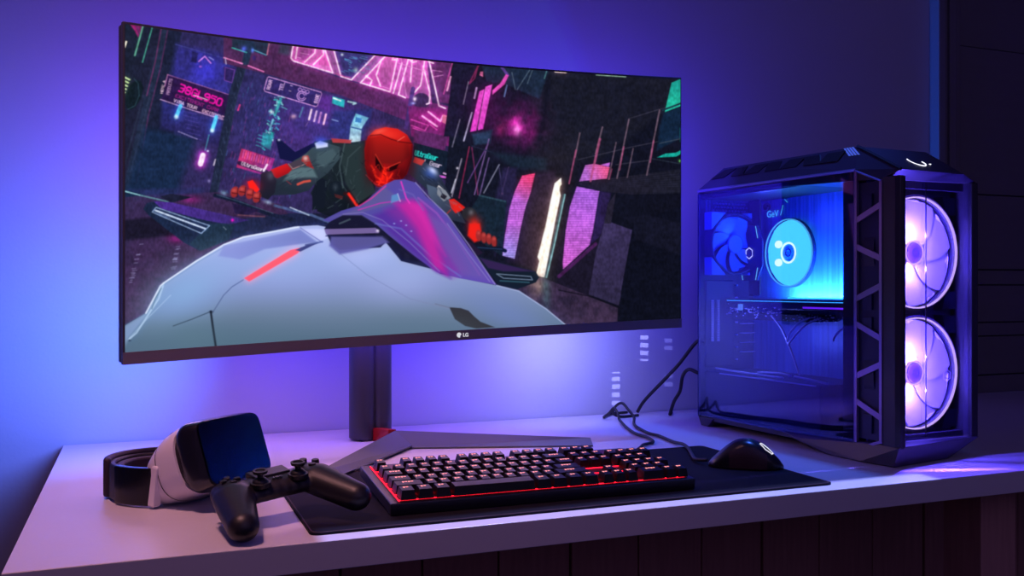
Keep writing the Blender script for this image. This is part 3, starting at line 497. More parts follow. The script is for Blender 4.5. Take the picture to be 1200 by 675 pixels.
    # dashboard, windscreen
    P([380, 268, 386, 260, 402, 253, 425, 252, 446, 261, 470, 280, 505, 315, 470, 306, 452, 284, 446, 290, 398, 293, 388, 286], (24, 24, 50), nz=.1); P([388, 277, 448, 277, 456, 284, 430, 292, 398, 298, 386, 288], (92, 88, 156), al=.95, soft=1.5)
    P([380, 268.5, 440, 267, 444, 270, 444, 273, 382, 275], (116, 98, 156)); O(442.5, 270.5, 1.8, 1.6, (240, 230, 255), .9); L([382, 276.5, 440, 276.5], (30, 30, 80), 1.4, .8); L([398, 262, 410, 257], (90, 110, 120), 2, .6)
    P([378, 258, 400, 247, 424, 240, 450, 217, 462, 211, 474, 210, 487, 214, 499, 230, 522, 250, 548, 288, 582, 334, 538, 326, 512, 319, 486, 300, 456, 276, 440, 262, 424, 252, 402, 252, 386, 260], (82, 74, 160), (96, 76, 170), (420, 235, 560, 320)); P([386, 256, 424, 242, 450, 219, 474, 236, 456, 240, 420, 250, 440, 262, 424, 252, 402, 252], (96, 92, 150), al=.7, soft=1.5)
    P([438, 252, 470, 240, 486, 236, 500, 250, 528, 326, 512, 319, 480, 294, 456, 272], (84, 44, 156), al=.8, soft=3)
    P([452, 246, 476, 236, 500, 240, 520, 262, 548, 318, 530, 324, 500, 300, 470, 262], (142, 48, 160), al=.6, soft=6); L([440, 262, 470, 268, 505, 300, 540, 324], (110, 120, 200), 2.2, .5); L([490, 232, 512, 250, 536, 282, 562, 322], (170, 90, 190), 2.4, .5)
    P([462, 238, 484, 234, 494, 240, 502, 258, 524, 322, 508, 314, 500, 296, 488, 268, 474, 250], (186, 40, 160), al=.9, soft=4); P([476, 237, 494, 238, 506, 262, 522, 300, 506, 280, 490, 252], (206, 46, 168), al=.6, soft=3); P([502, 252, 524, 262, 552, 300, 572, 328, 540, 322, 520, 290], (106, 86, 168), al=.7, soft=3)
    L([470, 213, 476, 232, 480, 238], (226, 60, 190), 1.7, .9); L([420, 246, 446, 238, 470, 235], (206, 50, 180), 1.2, .8); L([452, 218, 436, 232, 420, 242], (226, 60, 150), 1.4, .8); L([487, 214, 503, 232, 524, 252, 550, 288, 580, 333], (150, 140, 206), 1.3, .8); L([524, 262, 548, 296, 574, 330], (150, 140, 200), 1, .6)
    L([402, 251, 425, 249, 448, 258, 480, 284, 515, 318], (130, 120, 190), 1.1, .7); P([459, 229, 466, 227, 468, 235, 458, 238], (90, 150, 200), al=.8, soft=.7); L([466, 227, 469, 236], (200, 210, 240), 1, .8); L([468, 222, 484, 228, 496, 246], (110, 100, 180), 2, .5)
    for x, y in ((470, 259), (476, 264), (482, 271), (462, 262)): O(x, y, 1.1, .8, (170, 190, 255), .8)
    for x0, y0, x1, y1 in ((583, 319, 628, 328), (588, 324, 624, 327)): L([x0, y0, x1, y1], (60, 80, 110), 1, .6)
    P([560, 300, 586, 308, 628, 318, 632, 325, 628, 331, 606, 339, 584, 333, 572, 318], (20, 30, 46)); P([562, 302, 600, 312, 626, 318, 590, 318, 572, 314], (64, 36, 96), al=.7, soft=1); L([582, 321, 622, 324, 624, 328, 590, 326, 582, 321], (130, 150, 180), .9, .9); L([586, 329, 620, 331], (60, 110, 130), 1.4, .7)
    # lens bloom of the rendered game scene around its brightest lamps
    br = np.clip(b.a - .62, 0, 1); w_ = 9
    for ax in (0, 1):
        for _ in range(2):
            c_ = np.cumsum(np.pad(br, [(w_ + 1, w_) if i == ax else (0, 0) for i in range(3)], mode='edge'), ax); n_ = br.shape[ax]
            br = (np.take(c_, range(2 * w_ + 1, 2 * w_ + 1 + n_), ax) - np.take(c_, range(0, n_), ax)) / (2 * w_ + 1)
    b.a += br * .7 * np.clip(1.4 - b.a, 0, 1)
    b.a[:] = np.clip(b.a, 0, 1)
    return b.a
# ---------------------------------------------------------------- monitor
m_hous = mat('monitor_plastic', (62, 62, 76), .42, bump=.03); m_chin = mat('chin_plastic', (120, 112, 124), .38, bump=.03); m_dark = mat('black_gloss', (12, 12, 18), .2)
m_stand = mat('stand_grey', (92, 96, 96), .42, metal=.2, bump=.03); m_col = mat('column_black', (64, 64, 76), .3, metal=.4); m_red = mat('red_lacquer', (150, 18, 22), .4)
m_white = glow('printed_white', (220, 220, 230), .9)  # logo and letters given a glow in place of white paint
MW, SAG, RISE, HH = .531, .049, .0165, .512
mon = thing('ultrawide_monitor', 'huge curved ultrawide monitor showing an armoured rider in a neon city', 'monitor', (.5015, 1.570, DZ), math.radians(7.54))
def my(u): return SAG * (1 - (u / MW) ** 2)
def mz(u): return .21 + RISE * (u / MW)
us = [-MW + 2 * MW * i / 48 for i in range(49)]
def slab(y0, y1, z0, z1, U=us, taper=0.):
    rings = []
    for u in U:
        n = Vector((2 * SAG * u / MW ** 2, 1, 0)).normalized()
        f = 1 - abs(u) / MW * taper; p = Vector((u, my(u), mz(u)))
        rings.append([p + n * y0 + Vector((0, 0, z0)), p + n * y0 + Vector((0, 0, z1)), p + n * (y0 + (y1 - y0) * f) + Vector((0, 0, z1)), p + n * (y0 + (y1 - y0) * f) + Vector((0, 0, z0))])
    return MB().loft(rings)
slab(0, .009, 0, HH).build('front_frame', m_hous, mon, bevel=.0012)
slab(.0095, .023, .002, HH - .002).build('rear_shell', m_hous, mon, bevel=.003)
slab(-.0016, .0, 0, .0185).build('chin', m_chin, mon)
# thick middle of the back, its light ring, and the neck
b = MB(); rings = []
for k, (yy, w, h) in enumerate(((.0, .30, .17), (.03, .28, .155), (.05, .20, .12))):
    rings.append([(w * math.cos(t) * 1., .068 + yy, .47 + h * math.sin(t)) for t in [2 * PI * i / 40 for i in range(40)]])
b.loft(rings).build('rear_bulge', m_hous, mon, smooth=True)
m_ringl = glow('ring_light', (120, 90, 255), 2.0)
MB().ring(.088, .1, .117, .121, (0, .47), 'y').build('rear_light_ring', m_ringl, mon)
MB().box(-.035, .035, .115, .235, .43, .50).build('neck', m_col, mon, bevel=.006)
# the screen: a finely divided curved surface whose colours are the picture
def build_screen():
    A = draw_picture(); n = len(A)
    lin = np.where(A <= .04045, A / 12.92, ((A + .055) / 1.055) ** 2.4).astype(np.float32)
    NX, NZ = 900, 470; u0, u1, z0, z1 = -MW + .0032, MW - .003, .0185, HH - .004
    u = np.linspace(u0, u1, NX); z = np.linspace(z0, z1, NZ)
    UU, ZZ = np.meshgrid(u, z)
    yy = SAG * (1 - (UU / MW) ** 2) - .0008; zz = ZZ + .21 + RISE * UU / MW
    co = np.stack([UU, yy, zz], -1).reshape(-1, 3)
    # where each point of the glass sits on the drawing board
    ca, sa = math.cos(math.radians(7.54)), math.sin(math.radians(7.54))
    X = co[:, 0] * ca - co[:, 1] * sa + .5015; Y = co[:, 0] * sa + co[:, 1] * ca + 1.570; Z = co[:, 2] + DZ - 1.05
    s, c = math.sin(YAW), math.cos(YAW); d = s * X + c * Y
    bx = ((c * X - s * Y) / d * 1090 + 600 - PX0) * PS - .5; by = (336 - 1090 * Z / d - PY0) * PS - .5
    def samp(fx, fy):
        fx = np.clip(fx, 0, lin.shape[1] - 1.01); fy = np.clip(fy, 0, lin.shape[0] - 1.01); xi, yi = fx.astype(int), fy.astype(int); a, b_ = (fx - xi)[:, None], (fy - yi)[:, None]
        return (lin[yi, xi] * (1 - a) + lin[yi, xi + 1] * a) * (1 - b_) + (lin[yi + 1, xi] * (1 - a) + lin[yi + 1, xi + 1] * a) * b_
    colr = (samp(bx, by) * 2 + samp(bx + .7, by + .4) + samp(bx - .7, by - .4)) / 4
    me = bpy.data.meshes.new('screen'); nf = (NX - 1) * (NZ - 1)
    i = (np.arange(NZ - 1)[:, None] * NX + np.arange(NX - 1)[None, :]).ravel(); F = np.stack([i, i + 1, i + NX + 1, i + NX], -1).astype(np.int32)
    me.vertices.add(NX * NZ); me.vertices.foreach_set('co', co.astype(np.float32).ravel())
    me.loops.add(nf * 4); me.loops.foreach_set('vertex_index', F.ravel()); me.polygons.add(nf); me.polygons.foreach_set('loop_start', np.arange(0, nf * 4, 4, dtype=np.int32))
    me.update(calc_edges=True)
    at = me.color_attributes.new('picture', 'FLOAT_COLOR', 'POINT'); at.data.foreach_set('color', np.concatenate([colr, np.ones((len(colr), 1), np.float32)], 1).astype(np.float32).ravel())
    m = bpy.data.materials.new('lit_display'); m.use_nodes = True; nt = m.node_tree; nt.nodes.clear()
    o = nt.nodes.new('ShaderNodeOutputMaterial'); e = nt.nodes.new('ShaderNodeEmission'); a = nt.nodes.new('ShaderNodeAttribute'); a.attribute_name = 'picture'
    nt.links.new(a.outputs['Color'], e.inputs[0]); nt.links.new(e.outputs[0], o.inputs[0]); me.materials.append(m)
    m.cycles.emission_sampling = 'NONE'
    ob = bpy.data.objects.new('screen', me); COL.objects.link(ob); ob.parent = mon
build_screen()
# maker's mark on the chin
def chin_pt(u, z, off=.0022):
    return Vector((u, my(u) - off, mz(u) + z))
lg = chin_pt(.0, .0095); 
b = MB(); cx = .0
b.ring(.0028, .0046, -.0003, .0003, (0, 0), 'y', 28, .15, 5.3); b.box(.0, .0036, -.0003, .0003, -.0007, .0007); b.cyl(.0028, .0028, -.0002, .0003, (0, 0), 'y', 20)
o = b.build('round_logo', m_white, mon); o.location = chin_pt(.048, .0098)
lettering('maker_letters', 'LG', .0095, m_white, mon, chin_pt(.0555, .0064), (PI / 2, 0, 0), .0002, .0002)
# column and legs (placed in the monitor's own frame)
inv = (Matrix.Translation((.5015, 1.570, DZ)) @ Matrix.Rotation(math.radians(7.54), 4, 'Z')).inverted()
def ML(x, y, z): return inv @ Vector((x, y, DZ + z))
ca, cb = ML(.4165, 1.860, 0), ML(.4545, 1.856, 0)
MB().cyl(.027, .027, .004, .50, (ca.x, ca.y), n=48).cyl(.0275, .0275, .49, .50, (ca.x, ca.y), n=48).build('column', m_col, mon, bevel=.002, smooth=True)
MB().cyl(.021, .021, .004, .50, (cb.x, cb.y), n=40).build('column_slide', m_col, mon, bevel=.002, smooth=True)
m1 = ML(.43, 1.86, 0); MB().box(m1.x - .022, m1.x + .03, m1.y - .02, m1.y + .02, 0, .006).build('foot_plate', m_col, mon, bevel=.001)
for nm, f0, f1, b0, b1 in (('leg', (.481, 1.7192), (.813, 1.6136), (.4647, 1.785, .0275), (.8375, 1.674, .0075)), ('leg', (.481, 1.7192), (.2945, 1.4867), (.4647, 1.785, .0275), (.2585, 1.5165, .0075))):
    tz = .0045 if f1[0] < .4 else .0005; f0, f1, b0, b1 = (Vector((*f0, tz)), Vector((*f1, tz)), Vector(b0), Vector(b1)); dn = lambda v: Vector((v.x, v.y, tz)); up = Vector((0, 0, .0028))
    R = [[f0, f0 + up, b0, dn(b0)], [f1, f1 + up, b1, dn(b1)]]
    MB().loft([[ML(*v) for v in r] for r in R]).build(nm, m_stand, mon, bevel=.0008)
MB().hull([ML(*p) for p in ((.432, 1.842, .001), (.45, 1.838, .001), (.468, 1.79, .001), (.455, 1.79, .001), (.432, 1.842, .026), (.45, 1.838, .026), (.468, 1.79, .0285), (.452, 1.79, .0285))]).build('red_connector', m_red, mon, bevel=.001)

# ---------------------------------------------------------------- keyboard
m_kb = mat('keyboard_frame', (30, 26, 42), .35, metal=.4, bump=.03); m_key = mat('keycap', (9, 8, 16), .4, bump=.06, bscale=400, spec=.3); m_led = glow('red_backlight', (255, 20, 44), 4.5)
m_leg = glow('lit_legend', (255, 150, 150), 1.6); m_plate = mat('key_plate', (90, 14, 20), .45)
KW, KD, TILT = .470, .202, math.radians(4.2)
kb = thing('gaming_keyboard', 'black mechanical gaming keyboard glowing red between its keys', 'keyboard', (.310, 1.213, DZ + .003), rot=(TILT, 0, math.radians(-.9)))
MB().prism([(0, .0), (KW, 0), (KW, KD - .012), (KW - .025, KD), (.0, KD)], .0005, .017).build('frame', m_kb, kb, bevel=.0015)
for x in (.03, KW - .05): MB().hull([(x, KD - .02, .001), (x + .02, KD - .02, .001), (x, KD - .01, .001), (x + .02, KD - .01, .001), (x, KD - .012, -.0135), (x + .02, KD - .012, -.0135), (x, KD - .016, -.0133), (x + .02, KD - .016, -.0133)]).build('foot', m_kb, kb)
MB().box(.011, KW - .011, .006, KD - .01, .017, .0178).build('key_plate', m_plate, kb)
PU, PR = .02, .0284; X0, Y0 = .0135, .0085
rows = []   # (x in units, width, row from front)
def row(r, x, ws):
    for w in ws:
        if w > 0: rows.append((x, w, r))
        x += abs(w)
row(0, 0, [1.25, 1.25, 1.25, 6.25, 1.25, 1.25, 1.25, 1.25]); row(1, 0, [2.25] + [1] * 10 + [2.75]); row(2, 0, [1.75] + [1] * 11 + [2.25]); row(3, 0, [1.5] + [1] * 12 + [1.5]); row(4, 0, [1] * 13 + [2])
row(5.25, 0, [1, -1, 1, 1, 1, 1, -.5, 1, 1, 1, 1, -.5, 1, 1, 1, 1])
row(0, 15.25, [1, 1, 1]); row(1, 16.25, [1]); row(3, 15.25, [1, 1, 1]); row(4, 15.25, [1, 1, 1]); row(5.25, 15.25, [1, 1, 1])
row(0, 18.5, [2, 1]); row(1, 18.5, [1, 1, 1]); row(2, 18.5, [1, 1, 1]); row(3, 18.5, [1, 1, 1]); row(4, 18.5, [1, 1, 1, 1])
rows.append((21.5, 1, 0)); rows.append((21.5, 1, 2))
b = MB()
for r in (0, 1, 2, 3, 4, 5.25):
    b.box(.014, KW - .014, Y0 + r * PR + (.0006 if r == 0 else -.0030), Y0 + r * PR + (.0022 if r == 0 else -.0006), .0179, .0185)
b.box(.0120, .0134, .006, KD - .012, .0179, .0185)
b.build('backlight_strip', m_led, kb)
cache = {}
def key_mesh(w, r):
    k = (w, r)
    if k in cache: return cache[k]
    W_ = w * PU - .0034; D_ = PR - .0042; h = .0115 + (.0016 if r == 5.25 else .0008 * abs(r - 2)); i = .0022
    bm = MB(); bm.hull([(0, 0, 0), (W_, 0, 0), (W_, D_, 0), (0, D_, 0), (i, i * .8, h), (W_ - i, i * .8, h - .0002), (W_ - i, D_ - i * 1.6, h + .0006), (i, D_ - i * 1.6, h + .0006)])
    bm.mi = 1; lw = min(W_ * .62, .0085 if w < 1.5 else .017); lx = (W_ - lw) / 2 if w < 1.5 else W_ * .3; rr = random.Random(int(w * 40 + r * 7))
    if w < 6:
        y = D_ * .58; f = lambda yy: h - .0002 + (yy - i) / (D_ - 2 * i) * .0007 + .00025
        n = 2 if w < 1.5 else 4; seg = lw / n
        for q in range(n):
            a_ = lx + q * seg; bm.box(a_, a_ + seg * .74, y, y + .0026, f(y) - .0003, f(y) + .0002)
            if q % 2 == 0: bm.box(a_ + seg * .1, a_ + seg * .4, y - .0022, y, f(y) - .0003, f(y) + .0001)
    o = bm.build('key', [m_key, m_leg]); me = o.data; bpy.data.objects.remove(o); cache[k] = me; return me
rest = None; rows.sort(key=lambda t: (t[0] + t[1] > 21.4 and t[2] >= 3) or 0)
print('KEYS', len(rows))
for n_, (x, w, r) in enumerate(rows[:100]):
    o = bpy.data.objects.new('key', key_mesh(w, r)); COL.objects.link(o); o.parent = kb; o.location = (X0 + x * PU + .0017, Y0 + r * PR, .0182)
if len(rows) > 100:
    bm = bmesh.new()
    for x, w, r in rows[100:]:
        t = bmesh.new(); t.from_mesh(key_mesh(w, r)); t.transform(Matrix.Translation((X0 + x * PU + .0017, Y0 + r * PR, .0182))); me = bpy.data.meshes.new('tmp'); t.to_mesh(me); t.free(); bm.from_mesh(me)
    me = bpy.data.meshes.new('spare_keys'); bm.to_mesh(me); bm.free(); me.materials.append(m_key); me.materials.append(m_leg); o = bpy.data.objects.new('keys', me); COL.objects.link(o); o.parent = kb; o['kind'] = 'stuff'

# ---------------------------------------------------------------- smooth moulded shapes
def moulded(name, balls, m, parent, voxel=.0016, it=6, extra=None, fac=.6):
    b = MB()
    for c, r, *rot in balls: b.ball(Vector(c), r, 20, Euler(rot[0]).to_matrix().to_4x4() if rot else None)
    if extra: extra(b)
    o = b.build(name, m, parent); md = o.modifiers.new('Weld', 'REMESH'); md.mode = 'VOXEL'; md.voxel_size = voxel; md.use_smooth_shade = True
    sm = o.modifiers.new('Soft', 'SMOOTH'); sm.factor = fac; sm.iterations = it; return o
def chain(a, b, ra, rb, n=6):
    a, b = Vector(a), Vector(b); return [(a.lerp(b, i / (n - 1)), tuple(x + (y - x) * i / (n - 1) for x, y in zip(ra, rb))) for i in range(n)]

# ---------------------------------------------------------------- mouse
m_ms = mat('mouse_plastic', (26, 22, 30), .28, bump=.03); m_msg = mat('mouse_grip', (52, 20, 34), .5, bump=.3, bscale=700); m_rim = glow('mouse_light', (235, 235, 255), 1.0)
msd = Vector((-.094, .062)).normalized(); ms = thing('gaming_mouse', 'black gaming mouse with a glowing hexagon on its back', 'mouse', (.9565, 1.3235, DZ + .0031), math.atan2(msd.y, msd.x))
rings = []
L_, N_ = .124, 22                                   # x runs tail -> nose
for i in range(N_ + 1):
    t = i / N_; x = -L_ / 2 + L_ * t; e = math.sin(PI * min(1, max(0, t)) ) ** .45 if 0 < t < 1 else .12
    e = e ** .8; w = (.0315 + .003 * math.cos(2 * PI * (t - .12))) * max(e, .12); hgt = (.0475 * math.sin(PI * (t * .76 + .13)) ** 1.1) * (max(e, .18) ** .9)
    rr = []
    for k in range(28):
        a = 2 * PI * k / 28; cs, sn = math.cos(a), math.sin(a)
        y = w * math.copysign(abs(cs) ** .8, cs); z = (hgt * sn ** .62 if sn > 0 else 0) + .002
        if sn <= 0: z = .002 - .0014 * abs(sn); y *= .96
        rr.append((x, y, z))
    rings.append(rr)
MB().loft(rings).build('body', m_ms, ms, smooth=True)
b = MB()
for sgn in (1, -1):
    R2 = []
    for i in range(5, 17):
        r_ = rings[i]; ks = (3, 2, 1, 0, 27) if sgn > 0 else (11, 12, 13, 14, 15)
        R2.append([(r_[k][0], r_[k][1] * 1.012 + sgn * .0008, r_[k][2]) for k in ks])
    b.loft(R2, closed=False, caps=False)
b.build('side_grip', m_msg, ms, smooth=True)
for k, (x0, x1) in enumerate(((-.012, .001), (.004, .017))):
    MB().hull([(x, max(p[1] for p in rings[int((x + L_ / 2) / L_ * N_)]) * .955 + o_, z) for x in (x0, x1) for z in (.021, .0245) for o_ in (-.004, .0)]).build('side_button', m_ms, ms, bevel=.0008)
MB().cyl(.0065, .0065, -.0022, .0022, (.034, .0225), 'y', 28).build('scroll_wheel', m_rim, ms, bevel=.001)  # highlight at the nose put in as a glowing wheel
def mtop(x, y=0):
    t = (x + L_ / 2) / L_; i = min(N_ - 1, int(t * N_)); f = t * N_ - i; zz = [r[7][2] for r in rings[i:i + 2]]; return zz[0] * (1 - f) + zz[1] * f
b = MB()
def msurf(x, y):
    t = (x + L_ / 2) / L_; i = min(N_ - 1, int(t * N_)); f = t * N_ - i
    w = max(p[1] for p in rings[i]) * (1 - f) + max(p[1] for p in rings[i + 1]) * f; h = mtop(x) - .002; cs = min(.98, (abs(y) / w)) ** 1.25
    return .002 + h * max(0, 1 - cs * cs) ** .31
MB().tube([Vector((x, 0, msurf(x, 0) - .0002)) for x in (.008, .014, .02, .026)], .0006, 5).build('button_split', m_dark, ms)
hx = [(-.034 + .0115 * math.cos(PI / 3 * k + .3), .0085 + .0095 * math.sin(PI / 3 * k + .3)) for k in range(7)]
hx = [(a_[0] + (c_[0] - a_[0]) * q / 4, a_[1] + (c_[1] - a_[1]) * q / 4) for a_, c_ in zip(hx[:-1], hx[1:]) for q in range(4)]
pts = [Vector((x, y, msurf(x, y) + .0006)) for x, y in hx]
b.tube(pts + [pts[0], pts[1]], .0008, 6).build('hexagon_light', m_rim, ms)

# ---------------------------------------------------------------- cables
m_cab = mat('cable_black', (20, 18, 26), .55, bump=.2, bscale=600)
def D(x, y, z=.0): return (x, y, DZ + z)
tag(MB().tube(spline([D(.9035, 1.3595, .0125), D(.900, 1.39, .0088), D(.93, 1.45, .0062), D(.955, 1.50, .0070), D(.968, 1.54, .0074), D(.975, 1.585, .0042), D(.987, 1.66, .0042), D(.985, 1.70, .0042), D(1.004, 1.78, .0042), D(1.024, 1.83, .0046), D(1.047, 1.872, .012), D(1.043, 1.889, .026), D(1.033, 1.903, .041), D(1.0235, 1.918, .031), D(1.026, 1.932, .014), D(1.05, 1.940, .0042), D(1.10, 1.945, .0042)]), .0032)
    .build('mouse_cable', m_cab, smooth='all'), 'thicker black cable running from the mouse up behind the mat', 'cable')
tag(MB().tube(spline([D(.775, 1.418, .022), D(.80, 1.455, .014), D(.85, 1.51, .0082), D(.874, 1.536, .0080), D(.902, 1.575, .0046), D(.938, 1.60, .0042), D(.955, 1.652, .0042), D(.958, 1.708, .0042), D(.982, 1.79, .0042), D(1.0, 1.845, .007), D(1.012, 1.877, .0085), D(1.0135, 1.8885, .021), D(1.010, 1.899, .031), D(1.006, 1.914, .018), D(1.008, 1.945, .0042), D(1.05, 1.988, .0042), D(1.10, 2.0, .0042)]), .0032)
    .build('keyboard_cable', m_cab, smooth='all'), 'black cable running back from the right end of the keyboard', 'cable')
tag(MB().tube(spline([D(1.170, 1.772, .187), D(1.165, 1.796, .185), D(1.150, 1.847, .1305), D(1.1425, 1.898, .091), D(1.134, 1.974, .0346), D(1.129, 2.00, .0042)]), .0042).build('power_cable', m_cab, smooth='all'), 'long straight black cable slanting down from the back of the computer', 'cable')
tag(MB().tube(spline([D(1.19, 1.79, .112), D(1.169, 1.795, .1154), D(1.157, 1.815, .122), D(1.158, 1.842, .104), D(1.174, 1.879, .066), D(1.176, 1.908, .038), D(1.183, 1.938, .0042), D(1.20, 1.96, .0042)]), .0042).build('display_cable', m_cab, smooth='all'), 'short bent black cable dropping from the back of the computer to the desk', 'cable')

# ---------------------------------------------------------------- headset
m_vw = mat('headset_white', (226, 220, 232), .42, bump=.02); m_vb = mat('headset_black', (20, 14, 26), .5, bump=.06, bscale=300); m_vg = mat('visor_gloss', (5, 5, 8), .2, spec=.12); m_vp = mat('strap_padding', (38, 20, 46), .62, bump=.2, bscale=200); m_vr = mat('visor_rim', (22, 22, 34), .22, spec=.8)
vh = thing('vr_headset', 'white and black virtual reality headset with glossy black visor, lying beside the controller', 'headset', (.080, 1.425, DZ), rot=(0, 0, math.radians(-46)))
PT = math.radians(-19); HS = .86     # visor looks up
TM = Matrix.Rotation(PT, 4, 'Y')
def se(w, h, p=3., n=44, cz=0.): return [(math.copysign(abs(math.cos(a)) ** (2 / p), math.cos(a)) * w / 2, cz + math.copysign(abs(math.sin(a)) ** (2 / p), math.sin(a)) * h / 2) for a in [2 * PI * i / n for i in range(n)]]
def vring(x, w, h, cz, p=3.): 
    r = [(TM @ Vector((x, y, z * 1.06)) + Vector((0, 0, .0635))) * HS for y, z in se(w, h, p, cz=cz)]
    for v in r: v.z = max(v.z, .0008 + .06 * abs(min(0, v.z)))
    return r
MB().loft([vring(.036, .158, .098, .004, 4), vring(.040, .166, .106, .004, 5), vring(.050, .172, .111, .004, 6), vring(.060, .172, .111, .004, 7), vring(.080, .150, .102, .004, 8)]).build('visor', m_vr, vh, smooth=True)
MB().loft([vring(.0803, .149, .101, .004, 8), vring(.083, .147, .099, .004, 8)]).build('front_plate', m_vg, vh, smooth=True)
MB().loft([vring(-.050, .146, .082, -.014, 2.8), vring(-.042, .156, .092, -.010, 2.8), vring(-.022, .166, .104, -.004, 2.8), vring(.0, .172, .108, .002, 3), vring(.026, .176, .114, .004, 3), vring(.0345, .175, .113, .004, 3), vring(.034, .160, .098, .004, 3)]).build('shell', m_vw, vh, smooth=True)
MB().loft([vring(-.012, .1700, .1068, -.0012, 2.9), vring(-.010, .1706, .1076, -.0008, 2.9)], caps=False).build('shell_seam', m_vb, vh)
MB().loft([vring(.033, .166, .104, .004, 3), vring(.0395, .166, .104, .004, 3)]).build('visor_gasket', m_vb, vh)
g_ = MB(); 
g_.loft([vring(-.062, .135, .050, -.004, 2.6), vring(-.040, .148, .066, -.002, 2.6)]).build('face_cushion', m_vp, vh, smooth=True)
for k in range(4): MB().box(-.0013, .0013, -.006, .006, -.001, .0012, Matrix.Translation((TM @ Vector((.004 + k * .0042, -.052, .0555)) + Vector((0, 0, .062))) * HS) @ TM @ Matrix.Rotation(.42, 4, 'X')).build('vent_slot', m_vb, vh)
def band(x0, a_, b_, z0, z1, t, a0, a1, n=48, tilt=0.):
    R = []
    for i in range(n + 1):
        a = a0 + (a1 - a0) * i / n; cs, sn = math.cos(a), math.sin(a); zz = tilt * cs; R.append([(x0 + (a_ + d) * cs, (b_ + d) * sn, z + zz) for d, z in ((0, z0), (t, z0), (t, z1), (0, z1))])
    return R
SX, SA, SB = -.062, .078, .064
MB().loft(band(SX, SA, SB, .004, .054, .010, PI * .36, PI * 1.66)).build('head_strap', m_vb, vh, bevel=.003, smooth=True)
MB().loft(band(SX, SA + .006, SB + .006, .003, .060, .011, PI * .74, PI * 1.26, 24)).build('rear_pad', m_vp, vh, bevel=.004, smooth=True)
MB().loft(band(SX, SA - .012, SB - .012, .010, .050, .0118, PI * .66, PI * 1.34, 24)).build('strap_cushion', m_vp, vh, bevel=.003, smooth=True)
MB().loft(band(SX, SA + .003, SB + .0032, .003, .056, .0105, PI * 1.40, PI * 1.64, 12)).build('strap_slider', m_dark, vh, bevel=.002)
MB().hull([(x + .020, y, z) for x, y, z in ((-.046, -.0745, .003), (-.034, -.0755, .002), (-.026, -.0765, .060), (-.036, -.0755, .062), (-.046, -.064, .003), (-.034, -.062, .002), (-.026, -.062, .060), (-.036, -.064, .062))]).build('strap_hinge', m_vw, vh, bevel=.003)

# ---------------------------------------------------------------- controller
m_ct = mat('controller_plastic', (24, 22, 30), .42, bump=.08, bscale=900); m_cs = mat('stick_rubber', (20, 18, 22), .5, bump=.1)
ct = thing('game_controller', 'matt black game controller with two thumbsticks in front of the headset', 'controller', (.164, 1.256, DZ + .0462), rot=(math.radians(6), math.radians(-4.5), math.radians(20)))
B = chain((-.045, .004, .0), (.045, .004, .0), (.03, .03, .015), (.03, .03, .015), 8)
for s in (-1, 1):
    B += [((s * .056, .006, .001), (.028, .030, .017)), ((s * .05, .022, -.002), (.022, .014, .014))]
    B += chain((s * .060, -.006, -.001), (s * .080, -.072, -.012), (.0270, .028, .0205), (.0200, .020, .0190), 16)
moulded('body', B, m_ct, ct, it=14)
for s in (-1, 1):
    MB().cyl(.0125, .0135, .010, .0165, (s * .027, -.014), n=36).build('stick_ring', m_cs, ct, bevel=.001)
    st = MB(); st.ball(Vector((s * .027, -.014, .0150)), (.0105, .0105, .0085), 24); st.cyl(.0042, .0036, .020, .029, (s * .027, -.014)); st.cyl(.0088, .0096, .028, .0305, (s * .027, -.014)); st.ring(.0065, .0096, .0305, .0318, (s * .027, -.014), n=32)
    st.build('thumbstick', m_cs, ct, smooth=True)
    MB().hull([(s * x, y, z) for x in (.042, .072) for y, z in ((.032, .004), (.042, -.004), (.036, -.012), (.03, -.006))]).build('trigger', m_ct, ct, bevel=.003)
for k in range(4): MB().cyl(.0052, .005, .012, .0205, (.056 + .012 * math.cos(PI / 2 * k), .012 + .012 * math.sin(PI / 2 * k)), n=24).build('face_button', m_cs, ct, bevel=.0008)
for k in range(4):
    a = PI / 2 * k; MB().hull([(-.056 + .004 * math.cos(a), .012 + .004 * math.sin(a), z) for z in (.012, .0195)] + [(-.056 + .013 * math.cos(a) + s * .0035 * math.sin(a), .012 + .013 * math.sin(a) - s * .0035 * math.cos(a), z) for s in (-1, 1) for z in (.012, .0200)] + [(-.056 + .007 * math.cos(a) + s * .0035 * math.sin(a), .012 + .007 * math.sin(a) - s * .0035 * math.cos(a), z) for s in (-1, 1) for z in (.012, .0200)]).build('direction_button', m_cs, ct, bevel=.0006)
MB().prism([(-.025, .002), (.025, .002), (.027, .03), (-.027, .03)], .010, .0172).build('touch_plate', m_ct, ct, bevel=.0015)
for s in (-1, 0, 1): MB().cyl(.002, .002, .010, .0162, (s * .005, -.008), n=16).build('small_button', m_vr, ct)
